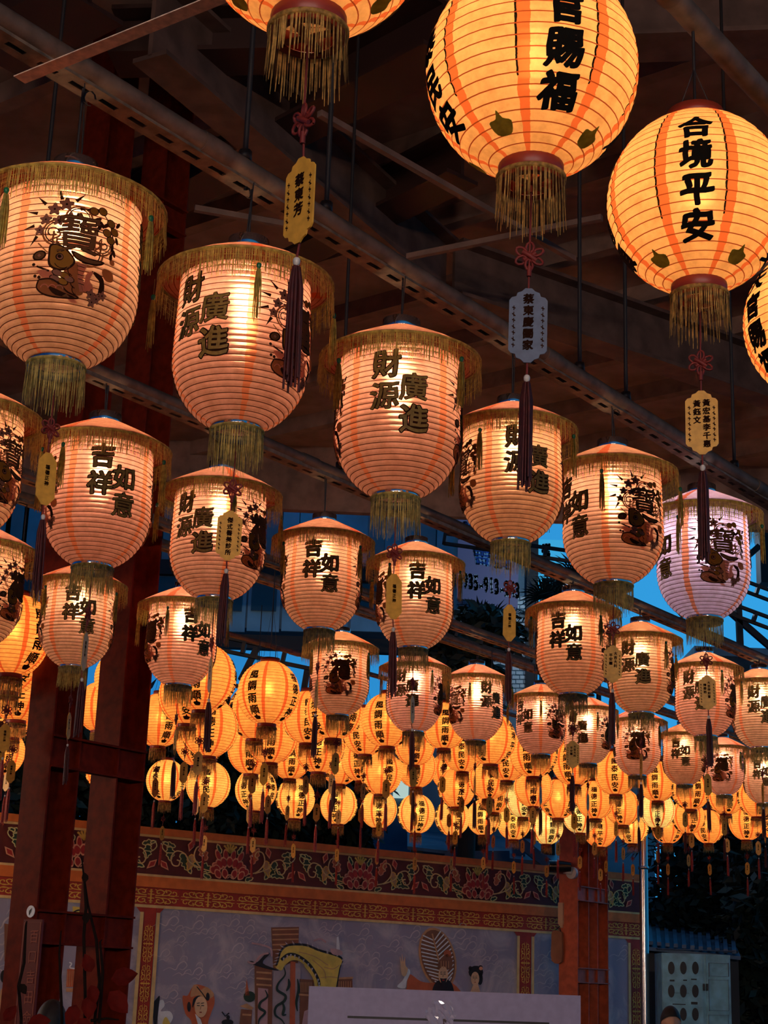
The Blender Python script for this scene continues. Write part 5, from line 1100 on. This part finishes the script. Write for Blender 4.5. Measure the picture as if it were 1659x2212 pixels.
# roofs and shed behind the wall
M_['blueroof'] = mat('blue_grey_roof_sheet', (.09, .15, .22), .4, noise=.25, scale=2); M_['bluesteel'] = mat('blue_grey_steel', (.06, .10, .16), .45)
root = empty('steel_shed', (0, 0, 0)); tag(root, 'blue-grey steel shed with crossed braces behind the mural wall', 'shed')
def slab(p, Y0, Y1, t=.05):
    q = [fy(*a, Y) for a, Y in zip(p, (Y0, Y0, Y1, Y1))]; mb = MB(); mb.add(q + [v - Z_ * t for v in q], [(0, 1, 2, 3), (7, 6, 5, 4), (0, 4, 5, 1), (1, 5, 6, 2), (2, 6, 7, 3), (3, 7, 4, 0)]); return mb
slab([(880, 1828), (1260, 1872), (1260, 1812), (880, 1786)], 26, 31).obj('roof_sheet', 'blueroof', root)
mb = MB(); quadbox(mb, 880, 1862, 1260, 1870, 26.5, .1); mb.obj('eaves_beam', 'bluesteel', root)
for p, q in (((955, 1870), (1005, 1812)), ((970, 1812), (1015, 1875)), ((1105, 1805), (1200, 1880)), ((1000, 1850), (1100, 1850))):
    mb = MB(); mb.bar(fy(*p, 26), fy(*q, 26), .16, .16); mb.obj('brace', 'bluesteel', root)
for x in (900, 1010, 1120, 1230): mb = MB(); a = fy(x, 1830, 26.6); mb.box((a.x, a.y, a.z / 2), (.1, .1, a.z / 2)); mb.obj('post', 'bluesteel', root)
root = empty('side_shed', (0, 0, 0)); tag(root, 'low shed with a ribbed dark blue roof beside the steel pole', 'shed')
rb = slab([(1350, 2040), (1600, 2066), (1575, 2008), (1350, 1992)], 24, 28)
for k in range(14):
    x = 1352 + 18 * k; rb.bar(fy(x, 2036 + k * 1.9, 24) + Z_ * .03, fy(x - 4, 1996 + k * 1.2, 28) + Z_ * .03, .06, .05)
rb.obj('roof_sheet', 'blueroof', root); mb = MB(); quadbox(mb, 1350, 2046, 1600, 2250, 24.4, 2.5); mb.obj('wall', 'blacksteel', root)
mb = MB(); quadbox(mb, 1420, 2048, 1588, 2056, 23.9, .12); mb.obj('gutter', 'bluesteel', root)
mb = MB(); quadbox(mb, 1355, 1960, 1412, 2012, 33, .3); sc = mb.obj('pale_blue_wall', 'bluepanel'); a = fy(1385, 2012, 33.2); tag(sc, 'patch of pale blue wall seen over the shed beside the pole', 'wall panel')  # panel put in where sky shows through the gap
# metal cabinet with oval openings
M_['cabinet'] = mat('pale_blue_cabinet_paint', (.16, .42, .56), .35, noise=.25, scale=7)
Yc = 20.5; root = empty('metal_cabinet', (0, 0, 0)); tag(root, 'pale blue metal cabinet with rows of dark oval openings', 'cabinet')
mb = MB(); quadbox(mb, 1429, 2058, 1582, 2262, Yc, .5); mb.obj('body', 'cabinet', root)
for x0, x1 in ((1431, 1521), (1525, 1581)):
    mb = MB(); quadbox(mb, x0, 2062, x1, 2258, Yc - .02, .03); dr = mb.obj('door', 'cabinet', root)
    if x0 < 1500:
        for r in range(4):
            for c in range(3):
                x, y = 1450 + 26 * c, 2091 + 50 * r; a = fy(x, y, Yc - .022); mb = MB(); mb.tube([(a.x, a.y, a.z), (a.x, a.y - .006, a.z)], 1, 18); 
                mb.v = [((vx - a.x) * .04 + a.x, vy, (vz - a.z) * .075 + a.z) for vx, vy, vz in mb.v]; mb.obj('vent', 'black_plastic', dr)
        for x, y, w, h in ((1480, 2116, 8, 3), (1499, 2114, 12, 3), (1452, 2116, 10, 4), (1468, 2144, 40, 2), (1467, 2168, 28, 3), (1500, 2164, 14, 6)): mb = MB(); quadbox(mb, x - w / 2, y, x + w / 2, y + h, Yc - .03, .01); mb.obj('bracket', 'black_plastic', dr)
    else:
        for y0, y1 in ((2080, 2110), (2116, 2184), (2192, 2250)):
            for e in ((x0 + 6, y0, x1 - 6, y0 + 2), (x0 + 6, y1 - 2, x1 - 6, y1), (x0 + 6, y0, x0 + 8, y1), (x1 - 8, y0, x1 - 6, y1)): mb = MB(); quadbox(mb, *e, Yc - .035, .015); mb.obj('door_frame', 'bluesteel', dr)
    mb = MB(); quadbox(mb, 1519 if x0 < 1500 else 1526, 2125, 1523 if x0 < 1500 else 1530, 2140, Yc - .06, .04); mb.obj('handle', 'black_plastic', dr)
# steel pole
M_['polesteel'] = mat('polished_pole', (.55, .52, .5), .22, 1.0)
p = at(1393, 2130, 20); mb = MB(); mb.tube([(0, 0, 0), (0, 0, 5.0)], .055, 16); mb.lathe([(.06, 3.2), (.066, 3.2), (.066, 3.24), (.06, 3.24)], 16); mb.lathe([(.0, 0), (.14, 0), (.14, .02), (.055, .03)], 16); o = mb.obj('steel_pole', 'polesteel'); o.location = (p.x, p.y, 0); tag(o, 'shiny slim steel pole standing right of the oxide red column', 'pole')
p = at(30, 1740, 20); mb = MB(); mb.tube([(0, 0, 0), (0, 0, 4.2)], .06, 12); o = mb.obj('blue_pole', 'bannerpale'); o.location = (p.x, p.y + 3, 0); tag(o, 'pale blue pole behind the wall left of the double column', 'pole')

# ------------------------------------------------------------------ near the bottom edge: board, plant, people
M_['board'] = mat('lilac_white_board', (.36, .31, .46), .5, noise=.06, scale=30); M_['tape'] = mat('crinkled_clear_tape', (.50, .45, .58), .10, spec=.9); M_['strap'] = mat('brown_strap', (.10, .06, .055), .6)
zb_ = 7.5; a, b, c = at(668, 2130, zb_), at(1253, 2146, zb_ * 1.02), at(668, 2212, zb_)
BX = Vector((b.x - a.x, b.y - a.y, 0)).normalized(); BN = Vector((BX.y, -BX.x, 0)); wB = (Vector((b.x, b.y, 0)) - Vector((a.x, a.y, 0))).length
root = empty('display_board', (a.x + BX.x * wB / 2, a.y + BX.y * wB / 2, 0)); tag(root, 'lilac-white display board with a dark rod across it before the mural', 'board')
hB = a.z; mb = MB(); mb.box((0, 0, hB - .45), (wB / 2, .012, .45), (BX, BN, Z_)); mb.obj('panel', 'board', root)
mb = MB(); mb.box(BN * .012 + Z_ * (hB - .13) + BX * .015, (wB * .37, .004, .005), (BX, BN, Z_)); mb.obj('rod', 'wire', root)
for s in (-1, 1):
    mb = MB(); mb.tube([BX * (s * wB * .42) - BN * .02 + Z_ * (hB - .2), BX * (s * wB * .42) - BN * .03], .015, 8); mb.bar(BX * (s * wB * .42) - BN * .03 + BX * 0 + BN * .3 + Z_ * .02, BX * (s * wB * .42) - BN * .33 + Z_ * .02, .03, .03); mb.obj('leg', 'blacksteel', root)
mb = MB(); mb.box(BN * .014 + Z_ * (hB - .225) - BX * .02, (.022, .003, .10), (BX, BN, Z_)); mb.obj('strap', 'strap', root)
R5 = random.Random(5); tp = MB(); g = [[BX * ((i - 6.5) * .012 - .03 + R5.uniform(-.005, .005)) + Z_ * (hB - .045 - j * .014 + R5.uniform(-.005, .005)) + BN * (.0145 + R5.uniform(0, .012)) for j in range(14)] for i in range(14)]
for i in range(13):
    for j in range(13):
        if (i - 6.5) ** 2 / 30 + (j - 5) ** 2 / 42 < 1 + R5.uniform(-.3, .3): tp.add([g[i][j], g[i + 1][j], g[i + 1][j + 1], g[i][j + 1]], [(0, 1, 2), (0, 2, 3)])
tp.obj('clear_tape', 'tape', root)
# red-leaved plant
M_['redleaf'] = mat('dark_red_leaf', (.12, .007, .004), .7, spec=.1, noise=.3, scale=20, transl=.3); M_['stem'] = mat('bare_stem', (.014, .008, .006), .9, spec=.05)
PZ = 5.6; base = at(190, 2212, PZ); root = empty('potted_plant', (base.x, base.y, 0)); tag(root, 'bare-stemmed plant with a few dark red leaves before the double column', 'plant'); ro = Vector((base.x, base.y, 0))
for pts in ([(182, 2330), (184, 2150), (181, 2020), (186, 1960), (182, 1900), (176, 1850)], [(210, 2330), (205, 2200), (215, 2120), (208, 2030), (190, 1955), (184, 1905)], [(130, 2330), (134, 2200), (128, 2060), (132, 2010)], [(44, 2330), (46, 2200), (40, 2130), (52, 2080), (56, 2000), (58, 1990)], [(214, 2210), (222, 2100), (216, 2035), (220, 2030)], [(196, 2205), (230, 2200), (257, 2203)]):
    mb = MB(); P3 = [at(x, y, PZ + .02 * i) - ro for i, (x, y) in enumerate(pts)]
    if pts[0][1] > 2300: P3 = [Vector((P3[0].x * .5, P3[0].y * .5, .35))] + P3
    mb.tube(P3, [.0055] * (len(P3) - 2) + [.004, .002], 6); mb.obj('stem', 'stem', root)
for x, y, s, an in ((197, 2100, 42, 2.0), (196, 2128, 40, -1.2), (240, 2115, 58, .2), (236, 2142, 62, -.8), (192, 2150, 50, -1.5), (165, 2170, 50, -1.9), (60, 2210, 50, .1), (170, 2200, 44, -.9), (8, 2205, 40, .9), (186, 1970, 26, -1.5), (186, 1905, 22, 1.9), (44, 2125, 26, -1.0)):
    k = s * PZ / FPX; mb = MB(); c, q = math.cos(an), math.sin(an); o_ = at(x, y, PZ - .05) - ro
    prof = [(0, 0), (.2, .28), (.5, .34), (.8, .18), (1, 0)]
    rows = [[(t, w * f, .06 * math.sin(PI * t) - .12 * abs(f) * w * 3) for f in (-1, -.5, 0, .5, 1)] for t, w in prof]
    vs = [o_ + RT * ((u * c - v * q) * k) + Z_ * ((u * q + v * c) * k) + Vector((0, -1, 0)) * (n * k) for r in rows for u, v, n in r]
    mb.add(vs, [(r * 5 + i, r * 5 + i + 1, r * 5 + i + 6, r * 5 + i + 5) for r in range(4) for i in range(4)], 0, True); mb.obj('leaf', 'redleaf' if s > 30 else 'stem', root)
mb = MB(); mb.lathe([(.0, 0), (.13, 0), (.17, .36), (.18, .36), (.18, .39), (.16, .39), (.15, .34), (.0, .33)], 20); mb.obj('pot', 'p_brown', root)
# people: only the tops of their heads reach the frame
M_['skin'] = mat('skin', (.52, .27, .17), .5); M_['hair'] = mat('black_hair', (.010, .008, .008), .65, noise=.3, scale=60); M_['cloth'] = mat('dark_clothing', (.03, .03, .04), .8)
def person(px, py, zc, turn, label, bun=False):
    top = at(px, py, zc); H = top.z; k = H / 1.68; root = empty('person', (top.x, top.y, 0), turn)
    J = dict(pel=(0, 0, .93), ch=(0, 0, 1.22), nk=(0, 0, 1.40), hd0=(0, -.01, 1.46), ls=(.17, 0, 1.36), le=(.22, .02, 1.10), lw=(.22, -.05, .86), lh=(.22, -.07, .78), rs=(-.17, 0, 1.36), re=(-.22, .02, 1.10), rw=(-.22, -.05, .86), rh=(-.22, -.07, .78), lk=(.10, -.01, .49), la=(.10, .02, .08), lt=(.11, -.13, .04), rk=(-.10, -.01, .49), ra=(-.10, .02, .08), rt=(-.11, -.13, .04), lp=(.09, 0, .88), rp=(-.09, 0, .88))
    R_ = dict(pel=.14, ch=.145, nk=.055, hd0=.055, ls=.065, le=.045, lw=.03, lh=.032, rs=.065, re=.045, rw=.03, rh=.032, lk=.06, la=.04, lt=.035, rk=.06, ra=.04, rt=.035, lp=.09, rp=.09)
    E_ = ['pel ch', 'ch nk', 'nk hd0', 'ch ls', 'ls le', 'le lw', 'lw lh', 'ch rs', 'rs re', 're rw', 'rw rh', 'pel lp', 'lp lk', 'lk la', 'la lt', 'pel rp', 'rp rk', 'rk ra', 'ra rt']
    for sgn, h in ((1, 'lh'), (-1, 'rh')):
        for f in range(5):
            nm = h + str(f); fx_ = sgn * .22 + (f - 2) * .018 if f else sgn * .22 - sgn * .035; J[nm] = (fx_, -.075, .74 if f else .77); J[nm + 'e'] = (fx_, -.10, (.69 - .008 * abs(f - 3)) if f else .74); R_[nm] = .009; R_[nm + 'e'] = .008; E_ += [h + ' ' + nm, nm + ' ' + nm + 'e']
    ks = list(J); me = bpy.data.meshes.new('body'); me.from_pydata([Vector(J[a]) * k for a in ks], [tuple(ks.index(a) for a in e.split()) for e in E_], [])
    o = bpy.data.objects.new('body_tmp', me); COL.objects.link(o); sm = o.modifiers.new('s', 'SKIN'); sm.use_smooth_shade = True
    for i, a in enumerate(ks): me.skin_vertices[0].data[i].radius = (R_[a] * k, R_[a] * k)
    me.skin_vertices[0].data[0].use_root = True; sb = o.modifiers.new('d', 'SUBSURF'); sb.levels = 1; sb.render_levels = 1
    bmesh_ = bpy.data.meshes.new_from_object(o.evaluated_get(bpy.context.evaluated_depsgraph_get())); bpy.data.objects.remove(o)
    bm = bmesh.new(); bm.from_mesh(bmesh_)
    ret = bmesh.ops.create_uvsphere(bm, u_segments=24, v_segments=18, radius=1.0)
    for v in ret['verts']:
        x, y, z = v.co; jaw = 1 - .28 * max(0, -z); nx = .074 * x * jaw; ny = .092 * y * (1 - .12 * max(0, -z)); nz = .115 * z
        if y < -.7 and abs(x) < .2 and -.45 < z < .1: ny -= .016 * (1 - abs(x) / .2)
        if y < -.6 and abs(abs(x) - .38) < .2 and .0 < z < .25: ny += .008
        if y < -.7 and abs(x) < .35 and -.62 < z < -.5: ny -= .006
        if abs(x) > .93 and abs(z) < .28: nx *= 1.14
        v.co = Vector((nx, ny - .015, nz + 1.555)) * k
    bm.to_mesh(bmesh_); bm.free(); bmesh_.materials.append(M_['skin']); bmesh_.materials.append(M_['cloth'])
    for p_ in bmesh_.polygons: p_.use_smooth = True; z = p_.center.z / k; p_.material_index = 0 if z > 1.405 or (z < .88 and abs(p_.center.x) > .17 * k) else 1
    link('body', bmesh_, root)
    mb = MB(); n = 28; rows = []
    for i in range(13):
        t = i / 12 * 1.75; row = []
        for j in range(n):
            a = 2 * PI * j / n; fr_ = max(0, -math.sin(a)); tt = min(t, 1.75 - .55 * fr_ ** .7); r = 1.12 + .012 * math.sin(9 * a)
            row.append(Vector((.076 * r * math.sin(tt) * math.cos(a), -.010 + .098 * r * math.sin(tt) * math.sin(a), 1.555 + .122 * r * math.cos(tt) * .96)) * k)
        rows.append(row)
    vs = [v for r in rows for v in r]; mb.add(vs, [(i * n + j, i * n + (j + 1) % n, (i + 1) * n + (j + 1) % n, (i + 1) * n + j) for i in range(12) for j in range(n)], 0, True); mb.obj('hair', 'hair', root)
    return tag(root, label, 'person')
person(1448, 2174, 12.7, 0, 'dark-haired person facing the lanterns before the pale cabinet')
person(114, 2161, 8.0, PI, 'dark-haired person seen from behind below the double column')
